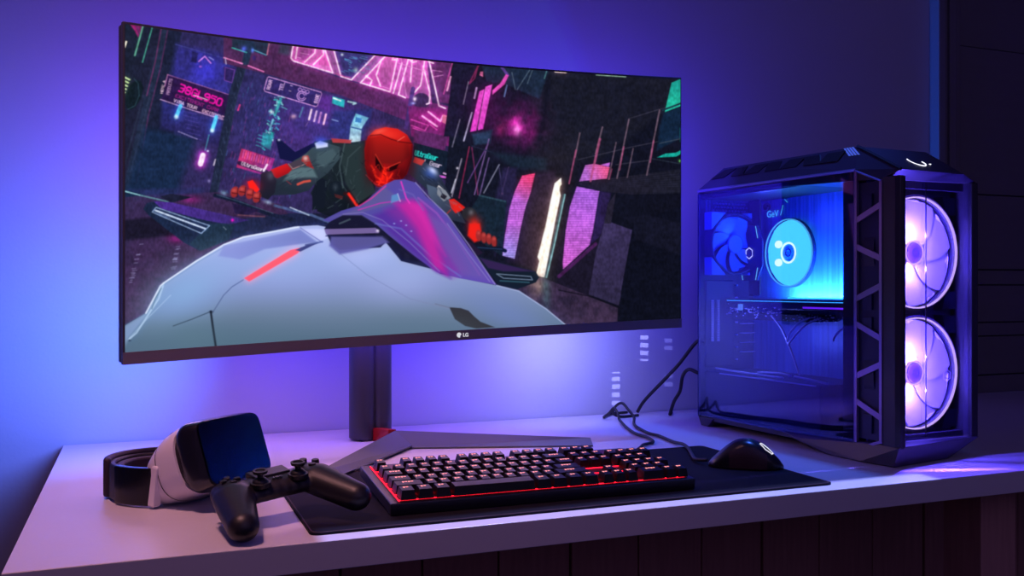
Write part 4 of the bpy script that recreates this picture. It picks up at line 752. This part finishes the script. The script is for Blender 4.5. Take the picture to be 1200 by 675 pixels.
# ---------------------------------------------------------------- computer tower
m_case = mat('case_plastic', (52, 46, 66), .38, bump=.06, bscale=400); m_case2 = mat('case_gunmetal', (52, 50, 58), .42, metal=.4, bump=.04); m_trim = mat('case_trim_metal', (150, 132, 190), .32, metal=.7, bump=.02)
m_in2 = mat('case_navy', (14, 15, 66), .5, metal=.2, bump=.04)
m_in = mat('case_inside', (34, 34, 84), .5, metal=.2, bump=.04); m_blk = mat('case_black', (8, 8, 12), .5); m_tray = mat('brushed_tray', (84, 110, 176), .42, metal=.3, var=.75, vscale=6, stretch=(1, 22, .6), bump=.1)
m_glass = pane('tinted_side_glass', (200, 204, 246), .03); m_glassf = pane('front_glass', (225, 220, 245), .06)
pc = thing('computer_tower', 'black glass-sided gaming computer tower with glowing fans at the right end of the desk', 'computer', (1.19, 1.32, DZ), math.radians(3.5))
def bl(a, b_, c, d, s, t): a, b_, c, d = map(Vector, (a, b_, c, d)); return a.lerp(b_, s).lerp(d.lerp(c, s), t)      # point in quad a-b bottom, d-c top
a0, a1, a2 = (0, .465, .527), (0, 0, .520), (0, -.060, .497); u0, u1 = (.022, .404, .570), (.03, .025, .567); f0, f1 = (.008, -.094, .511), (.172, -.086, .511)
b0, b1, b2 = (.235, .465, .527), (.235, 0, .52), (.235, -.062, .500); v0, v1 = (.213, .404, .570), (.205, .025, .567)
MB().hull([a0, a1, a2, u0, u1, f0, f1, b0, b1, b2, v0, v1, (0, .465, .519), (.235, .465, .519), (.014, -.055, .500), (.222, -.055, .500), (0, -.0, .512), (.235, 0, .512)]).build('top_cover', m_case, pc, bevel=.0012)
# dark slanted openings along the left slope of the top
n = (Vector(a1) - Vector(a0)).cross(Vector(u1) - Vector(a0)).normalized(); n = n if n.x < 0 else -n
SL = [(.035, .135), (.165, .255), (.285, .395), (.415, .515), (.545, .655), (.675, .78), (.80, .915)]
for k, (s0, s1) in enumerate(SL):
    sk = .018 if k % 2 == 0 else -.012
    q = [bl(a0, a1, u1, u0, s, t) for s, t in ((s0 - sk, .46), (s1 - sk, .46), (s1 + sk, .86), (s0 + sk, .86))]
    MB().hull([p + n * o_ for p in q for o_ in (-.002, .0022)]).build('top_vent', m_blk, pc)
m_fin = mat('vent_fin', (150, 170, 230), .3, metal=.3, emit=(90, 120, 220), es=.35)  # light on the vent fins put in as pale colour and weak glow
for k in range(4):
    s0 = .955 + k * .017; q = [bl(a0, a1, u1, u0, s, t) for s, t in ((s0, .62), (s0 + .012, .62), (s0 - .03, .99), (s0 - .042, .99))]
    MB().hull([p + n * o_ for p in q for o_ in (-.002, .0009)]).build('light_fin', m_fin, pc)
# edge between left slope and hood
def bar(p, q, r, w=None): return MB().tube([p, q], r, 4)
bar(Vector(u1) + Vector((0, 0, .0005)), Vector(f0) + Vector((0, 0, .0005)), .003).build('hood_edge', m_case2, pc)
# power button ring on the hood
def hood(s, t, off=.0006):
    p = bl(f0, f1, v1, u1, s, t); nn = (Vector(f1) - Vector(f0)).cross(Vector(u1) - Vector(f0)).normalized(); nn = nn if nn.z > 0 else -nn; return p + nn * off
m_pw = glow('button_light', (235, 235, 255), 1.6)
MB().tube([hood(.50 + .10 * math.cos(t), .40 + .17 * math.sin(t)) for t in [PI * .8 + 1.25 * PI * i / 20 for i in range(21)]], .0012, 6).build('power_ring', m_pw, pc)
MB().ball(hood(.67, .34), (.0024, .0024, .001), 12).build('status_light', m_pw, pc)
# body
MB().box(.225, .235, -.02, .465, .02, .52).build('right_panel', m_case, pc, bevel=.001)
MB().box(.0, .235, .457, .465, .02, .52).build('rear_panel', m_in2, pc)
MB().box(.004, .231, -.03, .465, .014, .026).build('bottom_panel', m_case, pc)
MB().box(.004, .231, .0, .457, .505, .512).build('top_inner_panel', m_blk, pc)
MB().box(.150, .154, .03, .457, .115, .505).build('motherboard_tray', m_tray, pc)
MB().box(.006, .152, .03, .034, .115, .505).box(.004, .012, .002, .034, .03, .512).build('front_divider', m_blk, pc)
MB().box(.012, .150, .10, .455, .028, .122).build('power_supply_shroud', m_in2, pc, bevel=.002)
MB().box(-.0035, -.0005, .002, .462, .024, .516).build('side_glass', m_glass, pc)
# metal trim line, then the braced corner
MB().tube([Vector(a0) + Vector((-.001, 0, -.003)), Vector(a1) + Vector((-.001, 0, -.001))], .0028, 4).tube([Vector((-.001, .001, .518)), Vector((-.001, -.058, .494))], .0018, 4).build('top_trim', m_trim, pc)
b = MB(); b.box(-.002, .004, -.004, .003, .018, .518); b.box(-.002, .004, -.061, -.055, .038, .494); b.hull([(x, y, z) for x in (-.002, .004) for y, z in ((-.0, .016), (-.0, .021), (-.058, .038), (-.058, .043))])
for z0, z1 in ((.429, .452), (.381, .360), (.289, .311), (.243, .221), (.151, .174), (.105, .083)):
    b.hull([(x, y, z + d) for x in (-.0015, .003) for y, z in ((-.003, z0), (-.056, z1)) for d in (-.0055, .0055)])
b.build('side_brace', m_trim, pc)
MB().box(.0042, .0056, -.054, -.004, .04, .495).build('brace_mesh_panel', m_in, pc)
MB().hull([(x, y, z) for z in (.032, .500) for x, y in ((0, -.060), (0, -.088), (.004, -.096), (.012, -.097), (.012, -.058))]).build('front_pillar', m_case, pc, bevel=.001)
MB().hull([(x, y, z) for z in (.034, .499) for x, y in ((.0105, -.0975), (.016, -.0965), (.016, -.058), (.0105, -.058))]).build('pillar_edge', m_case2, pc, bevel=.0008)
MB().hull([(x, y, z) for z in (.034, .500) for x, y in ((.235, -.03), (.235, -.060), (.231, -.068), (.216, -.066), (.214, -.03))]).build('front_pillar', m_case2, pc, bevel=.0015)
MB().hull([(-.010, .15, .018), (-.012, .05, .0005), (-.012, -.02, .0005), (.0, -.086, .0005), (.157, -.066, .0005), (.236, -.058, .030), (0, .19, .026), (0, 0, .020), (0, -.060, .037), (.0, -.097, .036), (.235, -.068, .036), (.235, .17, .026), (.22, .12, .0005), (.0, .10, .0005)]).build('front_foot', m_case, pc, bevel=.002)
MB().hull([(.0, .43, .0005), (.0, .455, .0005), (.23, .43, .0005), (.23, .455, .0005), (0, .41, .02), (0, .465, .02), (.235, .41, .02), (.235, .465, .02)]).build('rear_foot', m_case, pc, bevel=.002)
MB().box(.016, .214, -.050, -.03, .034, .046).build('front_rail', m_case, pc)
MB().box(.016, .214, -.050, -.03, .485, .500).build('front_rail', m_case, pc)
MB().box(.014, .215, -.060, -.0575, .040, .497).build('front_glass', m_glassf, pc)
MB().box(.1045, .1060, -.0620, -.0602, .042, .495).build('glass_seam', m_case2, pc)
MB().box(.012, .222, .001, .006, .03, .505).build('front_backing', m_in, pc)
# fans
MB().box(.012, .222, -.0155, -.0135, .034, .50).build('fan_mount', mat('mount_blue', (130, 110, 230), .7), pc)  # blue of the lit front glass put into this panel's colour
m_blade = mat('frosted_blade', (225, 215, 245), .45, bump=.02); m_bladec = glow('cyan_blade', (90, 245, 240), 2.4); m_blue = mat('blue_blade', (60, 90, 190), .35)
m_rimg = glow('fan_rim_light', (236, 205, 255), 2.2); m_ledh = glow('led_white', (200, 160, 255), 4); m_hubv = mat('fan_hub_violet', (64, 40, 74), .4); m_hubc = mat('fan_hub_blue', (60, 150, 230), .4, emit=(40, 130, 220), es=.5); m_rimc = glow('cyan_rim_light', (120, 250, 250), 1.2)
def blades(nb, r0, r1, w, sweep, ax, c, m, name, parent, depth=.010, over=1.0, up=1):
    for k in range(nb):
        A0 = 2 * PI * k / nb; rings = []
        for j in range(9):
            r = r0 + (r1 - r0) * j / 8; a = A0 + sweep * (j / 8) ** 1.2; hw = PI / nb * over * (1 - .06 * j / 8)
            row_ = []
            for q in range(5):
                t = a - hw + 2 * hw * q / 4; dz = (q / 4 - .5) * depth * up; row_.append((r, t, dz))
            rings.append([(r_ * math.cos(t), r_ * math.sin(t), dz - .0006) for r_, t, dz in row_] + [(r_ * math.cos(t), r_ * math.sin(t), dz + .0006) for r_, t, dz in row_[::-1]])
        def conv(p): u, v, w_ = p; return {'y': (c[0] + u, c[1] + w_, c[2] + v), 'x': (c[0] + w_, c[1] + u, c[2] + v)}[ax]
        MB().loft([[conv(p) for p in r] for r in rings]).build(name, m, parent, smooth=True)
for zc in (.3715, .154):
    cx, yc = .1065, -.036
    fr = MB().ring(.1005, .1055, yc - .004, yc + .020, (cx, zc), 'y', 72).build('front_fan', mat('fan_shell', (34, 28, 70), .5), pc)
    MB().ring(.0985, .1008, yc - .0075, yc - .0035, (cx, zc), 'y', 96).build('light_rim', m_rimg, fr)
    MB().ring(.1030, .1042, yc - .0060, yc - .0045, (cx, zc), 'y', 96, .3, 2.9).build('outer_light_rim', mat('violet_edge', (110, 80, 220), .3, emit=(90, 60, 220), es=.7), fr)
    blades(7, .020, .0965, .01, .55, 'y', (cx, yc + .008, zc), m_blade, 'blade', fr, .0045, 1.03)
    MB().ring(.003, .0998, yc + .0125, yc + .0135, (cx, zc), 'y', 64).build('diffuser', m_blade, fr)  # white disc added behind the blades so the gaps look lit
    MB().cyl(.0185, .0195, yc - .001, yc + .012, (cx, zc), 'y', 40).build('hub', m_hubv, fr, bevel=.002)
    MB().ring(.006, .0075, yc - .0022, yc - .0008, (cx, zc), 'y', 32).build('hub_ring', m_in, fr)
    MB().ring(.0195, .0225, yc + .0008, yc + .0022, (cx, zc), 'y', 48).build('led_ring', m_ledh, fr)
    for k in range(2): MB().cyl(.0014, .0014, yc - .013, yc - .006, (.0605, zc + (.013 if k else -.022)), 'y', 12).build('led', m_ledh, fr)  # LED glints put in as small glowing studs
    for s_ in (-1, 1):
        for t_ in (-1, 1): MB().hull([(cx + s_ * x, y, zc + t_ * z) for y in (yc + .0, yc + .02) for x, z in ((.106, .07), (.106, .102), (.07, .104), (.08, .072))]).build('corner_bracket', m_in, fr)
m_faint = mat('etched_mark', (170, 140, 240), .4, emit=(150, 120, 240), es=.45)
def hexpts(cx, cz, r, y, rot=PI / 6, ax='y'): return [((cx + r * math.cos(PI / 3 * k + rot), y, cz + r * math.sin(PI / 3 * k + rot)) if ax == 'y' else (y, cx + r * math.cos(PI / 3 * k + rot), cz + r * math.sin(PI / 3 * k + rot))) for k in range(7)]
MB().tube(hexpts(.158, .150, .0105, -.0612), .0005, 5).tube(hexpts(.158, .150, .0060, -.0612), .0005, 5).build('etched_hexagon', m_faint, pc)
# rear fan inside
fx, fz, fy, fr_ = .0775, .406, .438, .066
rf = MB(); rf.ring(fr_, fr_ + .003, fy - .012, fy + .016, (fx, fz), 'y', 56)
fb = rf.build('rear_fan', m_in, pc)
m_corner = mat('fan_frame_blue', (70, 110, 190), .35, emit=(30, 60, 190), es=.25)
for s_ in (-1, 1):
    for t_ in (-1, 1): MB().hull([(fx + s_ * x, y, fz + t_ * z) for y in (fy - .012, fy + .014) for x, z in ((.070, .030), (.070, .070), (.030, .070), (.050, .050))]).build('corner_bracket', m_corner, fb, bevel=.001)
blades(7, .016, .062, .01, .5, 'y', (fx, fy, fz), m_blue, 'blade', fb, .010, .97)
MB().cyl(.019, .019, fy - .008, fy + .008, (fx, fz), 'y', 32).ring(.0205, .0215, fy - .009, fy - .007, (fx, fz), 'y', 32).build('hub', m_blue, fb)
# hex perforations above it, vent comb below it
b = MB()
for r in range(4):
    for c_ in range(11): b.cyl(.0026, .0026, .4545, .4568, (.036 + c_ * .0088 + (r % 2) * .00475, .486 + r * .0078 - .004), 'y', 6)
b.box(.014, .018, .4545, .4568, .478, .510).box(.022, .026, .4545, .4568, .478, .510).build('hex_vent', mat('vent_blue', (46, 54, 120), .4), pc)
b = MB(); m_screw = mat('bright_steel', (215, 215, 235), .3, metal=.2)
for k in range(26):
    for x in (.024, .040): b.box(x, x + .006, .4465, .4500, .188 + k * .0036, .1900 + k * .0036)
b.build('expansion_comb', m_screw, pc)
MB().box(.010, .088, .450, .4565, .130, .325).build('side_plate', m_in2, pc, bevel=.003)
for k in range(7): MB().cyl(.0022, .0022, .450, .4565, (.098, .145 + k * .028), 'y', 12).build('screw', m_screw, pc)
for k in range(4): MB().box(.108, .149, .450, .4565, .160 + k * .0215, .1625 + k * .0215).build('slot_cover', m_screw, pc, bevel=.001)
# cable cover bar; badge marks given a glow to show through the glass
MB().box(.120, .124, .400, .437, .290, .505).build('cable_bar', m_blk, pc)
oc = [(.428 + x * .043, .3855 + z * .062) for x, z in ((-1, .45), (-.62, 1), (.62, 1), (1, .45), (1, -.45), (.62, -1), (-.62, -1), (-1, -.45))]
MB().prism(oc, .114, .119, 'x').build('badge_plate', mat('badge_navy', (22, 20, 74), .4), pc, bevel=.001)
m_badge = glow('badge_light', (225, 225, 240), 2.4); m_ticks = glow('tick_light', (120, 210, 190), 2.2)
MB().tube(hexpts(.428, .3855, .0125, .1135, PI / 6, 'x'), .0011, 6).build('badge_hexagon', m_badge, pc)
for sy in (-1, 1):
    for sz in (-1, 1): MB().tube([(.1135, .428 + sy * .029, .3855 + sz * .033), (.1135, .428 + sy * .022, .3855 + sz * .060)], .0009, 5).build('badge_tick', m_ticks, pc)
# cooler fan with cyan light
CY, CZ = .321, .3835
cf = MB().ring(.0735, .0755, .132, .140, (CY, CZ), 'x', 64).build('cooler_fan', m_in, pc)
MB().ring(.0712, .0738, .1300, .132, (CY, CZ), 'x', 72).build('light_rim', m_rimc, cf)
blades(9, .016, .0712, .01, .4, 'x', (.138, CY, CZ), m_bladec, 'blade', cf, .0015, 1.06)
MB().cyl(.0185, .0185, .132, .146, (CY, CZ), 'x', 36).build('hub', m_hubc, cf, bevel=.002)
MB().ring(.007, .009, .1308, .1322, (CY, CZ), 'x', 24).build('hub_ring', m_hubv, cf)
m_hot = glow('led_hot', (225, 255, 255), 3.5)
for z in (.403, .363): MB().ball((.1345, CY + .034, z), (.0012, .0125, .0085), 16).build('led', m_hot, cf)  # white glare of the fan's LEDs put in as glowing blobs
MB().ring(.0195, .0235, .1310, .1325, (CY, CZ), 'x', 48).build('led_arc', m_hot, cf)
# graphics card, lit strip, board pieces
m_strip = glow('cyan_strip', (60, 210, 255), 4.5); m_gpu = mat('card_shroud', (24, 26, 70), .35, metal=.3); m_pur = glow('purple_strip', (130, 40, 210), 2.); m_line = glow('teal_line', (70, 200, 235), 2.)
MB().box(.062, .148, .055, .445, .262, .284).build('graphics_card', m_gpu, pc, bevel=.002)
MB().box(.0605, .0620, .06, .44, .2785, .2800).build('card_edge_light', m_line, pc)
MB().box(.0605, .0620, .05, .20, .2660, .2695).build('card_purple_light', m_pur, pc)
MB().box(.138, .146, .060, .330, .2845, .2865).build('light_strip', m_strip, pc)
rr = random.Random(5); b = MB()
for k in range(150):
    y = rr.uniform(.06, .44); z = .255 + rr.gauss(0, .006) - (.008 if y < .25 else 0); x = rr.uniform(.054, .066); s_ = rr.uniform(.0006, .0022); b.ball((x, y, z), (s_, s_ * rr.uniform(.8, 2.4), s_ * .8), 6)
b.build('board_components', m_screw, pc)
MB().box(.068, .148, .20, .43, .238, .252).build('riser_bracket', m_blk, pc)
MB().box(.056, .061, .385, .396, .258, .272).build('power_plug', glow('pale_plug', (130, 190, 240), .9), pc)  # the plug's pale look is put in as a glow
for pts in (((.066, .30, .25), (.07, .27, .22), (.066, .235, .17), (.066, .215, .13)), ((.07, .19, .248), (.066, .22, .235), (.064, .245, .21), (.064, .25, .195)), ((.07, .16, .248), (.066, .20, .232), (.064, .232, .205), (.062, .245, .19)), ((.07, .07, .245), (.066, .09, .235), (.064, .115, .215), (.064, .12, .205)), ((.075, .43, .262), (.07, .41, .268), (.07, .38, .262), (.075, .35, .266))):
    MB().tube(spline(pts, 6), .0021, 8).build('inner_cable', m_screw, pc, smooth='all')
for pts in (((.03, .44, .128), (.03, .33, .126), (.028, .22, .1255)), ((.03, .30, .130), (.03, .24, .134), (.03, .20, .131)), ((.03, .19, .131), (.03, .15, .129), (.03, .10, .125))): MB().tube(spline(pts, 6), .0022, 8).build('inner_cable', m_screw, pc, smooth='all')
MB().box(.008, .0125, .11, .40, .1195, .1215).build('shroud_edge', m_screw, pc)
m_teal = glow('teal_print', (80, 200, 200), 2.)  # small teal marks given a glow to read through the glass
lettering('board_letters', 'GeV', .021, m_teal, pc, (.147, .408, .466), (PI / 2, 0, -PI / 2), .0002)
MB().tube([(.147, .363, .468), (.147, .355, .490)], .0008, 5).tube([(.147, .350, .502), (.147, .341, .495)], .0008, 5).build('board_stroke', m_teal, pc)
MB().cyl(.008, .008, .140, .1495, (.405, .490), 'x', 24).build('grommet', m_blk, pc, bevel=.001)
# ---------------------------------------------------------------- lights of the place and added fills
# glow strips fixed behind the monitor and the desk edge, all turned to the wall
light('bias_light_left', 'AREA', (.08, 1.72, .97), (.08, .195, 1.), 3.6, (-.32, 2.02, .98), .25, .30, spread=2.3)
light('bias_light_top_left', 'AREA', (.06, 1.72, 1.25), (.36, .14, 1.), .9, (-.12, 2.02, 1.33), .2, .15)
light('bias_light_top', 'AREA', (.50, 1.76, 1.28), (.14, .05, 1.), 4.0, (.5, 2.02, 1.40), 1.0, .12)
light('bias_light_low', 'AREA', (.50, 1.80, .98), (.09, .04, 1.), 1.9, (.50, 2.02, .86), .7, .06)
light('bias_light_right', 'AREA', (.88, 1.80, .98), (.42, .44, 1.), .62, (.90, 2.02, .87), .14, .12, spread=2.2)
light('bias_light_far', 'AREA', (1.0, 1.74, 1.25), (.06, .035, 1.), 1.8, (1.15, 2.02, 1.2), .3, .3)
# pink ceiling spot, then added fill lights and masked spots
light('ceiling_spot_pink', 'SPOT', (-.32, 1.0, 2.6), (1., .45, .46), 92, (.14, 1.34, .74), .12, spot=math.radians(44), blend=.9)
light('ceiling_spot_violet', 'SPOT', (.7, -.3, 2.6), (.45, .30, 1.), 4.5, (.8, 1.5, .74), .2, spot=math.radians(60), blend=.9)  # added violet fill for the case and desk
light('ceiling_spot_blue', 'SPOT', (1.36, 1.5, 2.6), (.05, .16, 1.), 95, (.98, 1.52, .74), .06, spot=math.radians(32), blend=.8)  # blue fill added overhead to brighten the right of the desk
light('room_lamp', 'AREA', (.8, -1.0, 1.9), (.50, .36, 1.), 4.2, (1.6, 2.0, 1.0), 2.2, 1.4)  # soft area light added behind the camera to lift the dark parts
gobo('trim_wash', (1.05, 1.95, 1.30), (2.085, 2.0, 1.42), (.02, .16, 1.), 30, .016, .62, 0, 0, 1, size=.004)  # unseen blue spot added to light the trim's left face
gobo('slot_light', (1.08, 1.72, .98), (1.159, 2.02, .90), (.45, .45, 1.), 5, .034, .10, 0, 17, .55, size=.0005)
gobo('slot_light', (1.06, 1.72, .90), (1.08, 2.02, .80), (.45, .45, 1.), 5, .034, .13, 0, 17, .55, size=.0005)
gobo('slot_light', (1.12, 1.72, .95), (1.228, 2.02, .91), (.3, .3, 1.), 2, .034, .06, 0, 17, .55, size=.0005)
gobo('slot_light', (1.12, 1.72, .90), (1.228, 2.02, .80), (.3, .3, 1.), 2, .034, .09, 0, 17, .55, size=.0005)
light('bias_light_pink', 'AREA', (.36, 1.74, .972), (1., .50, .72), 1.0, (.36, 1.70, .74), .8, .05)  # added under the monitor to put pink back on the shaded desk
gobo('ceiling_slot_lamp', (1.0, 1.150, 2.6), (.72, 1.150, .74), (.36, .42, 1.), 240, .019, .26, 0, 0, 1, size=.01)  # unseen spot added to lay a bright line along the desk's front edge
# inside the computer
def inpc(x, y, z): c_, s_ = math.cos(math.radians(3.5)), math.sin(math.radians(3.5)); return (1.19 + x * c_ - y * s_, 1.32 + x * s_ + y * c_, DZ + z)
light('case_light_blue_wash', 'AREA', inpc(.095, .19, .292), (.0, .10, 1.), 4.0, inpc(.15, .19, .40), .26, .02)
light('case_light_cyan', 'AREA', inpc(.118, .19, .2885), (.14, .85, 1.), 3.2, inpc(.15, .19, .325), .30, .008)
light('case_light_blue', 'POINT', inpc(.05, .30, .46), (.10, .12, 1.), .6, size=.001)
light('case_light_low', 'POINT', inpc(.03, .33, .20), (.40, .48, 1.), .5, size=.001)  # unseen point added to brighten the parts low in the case
for zc in (.3715, .154):
    for dx, dz in ((-.010, .030), (-.034, 0), (-.010, -.030)): light('fan_light', 'POINT', inpc(.1065 + dx, -.0555, zc + dz), (.145, .10, 1.), 2.8, size=.0012)
gobo('lip_light', inpc(.10, -.105, .048), (1.285, 1.183, .74), (.30, .12, 1.), 2.5, 1.6, .13, 7, 0, .6, size=.0004)  # spot added ahead of the lip; its stripes make the desk patch
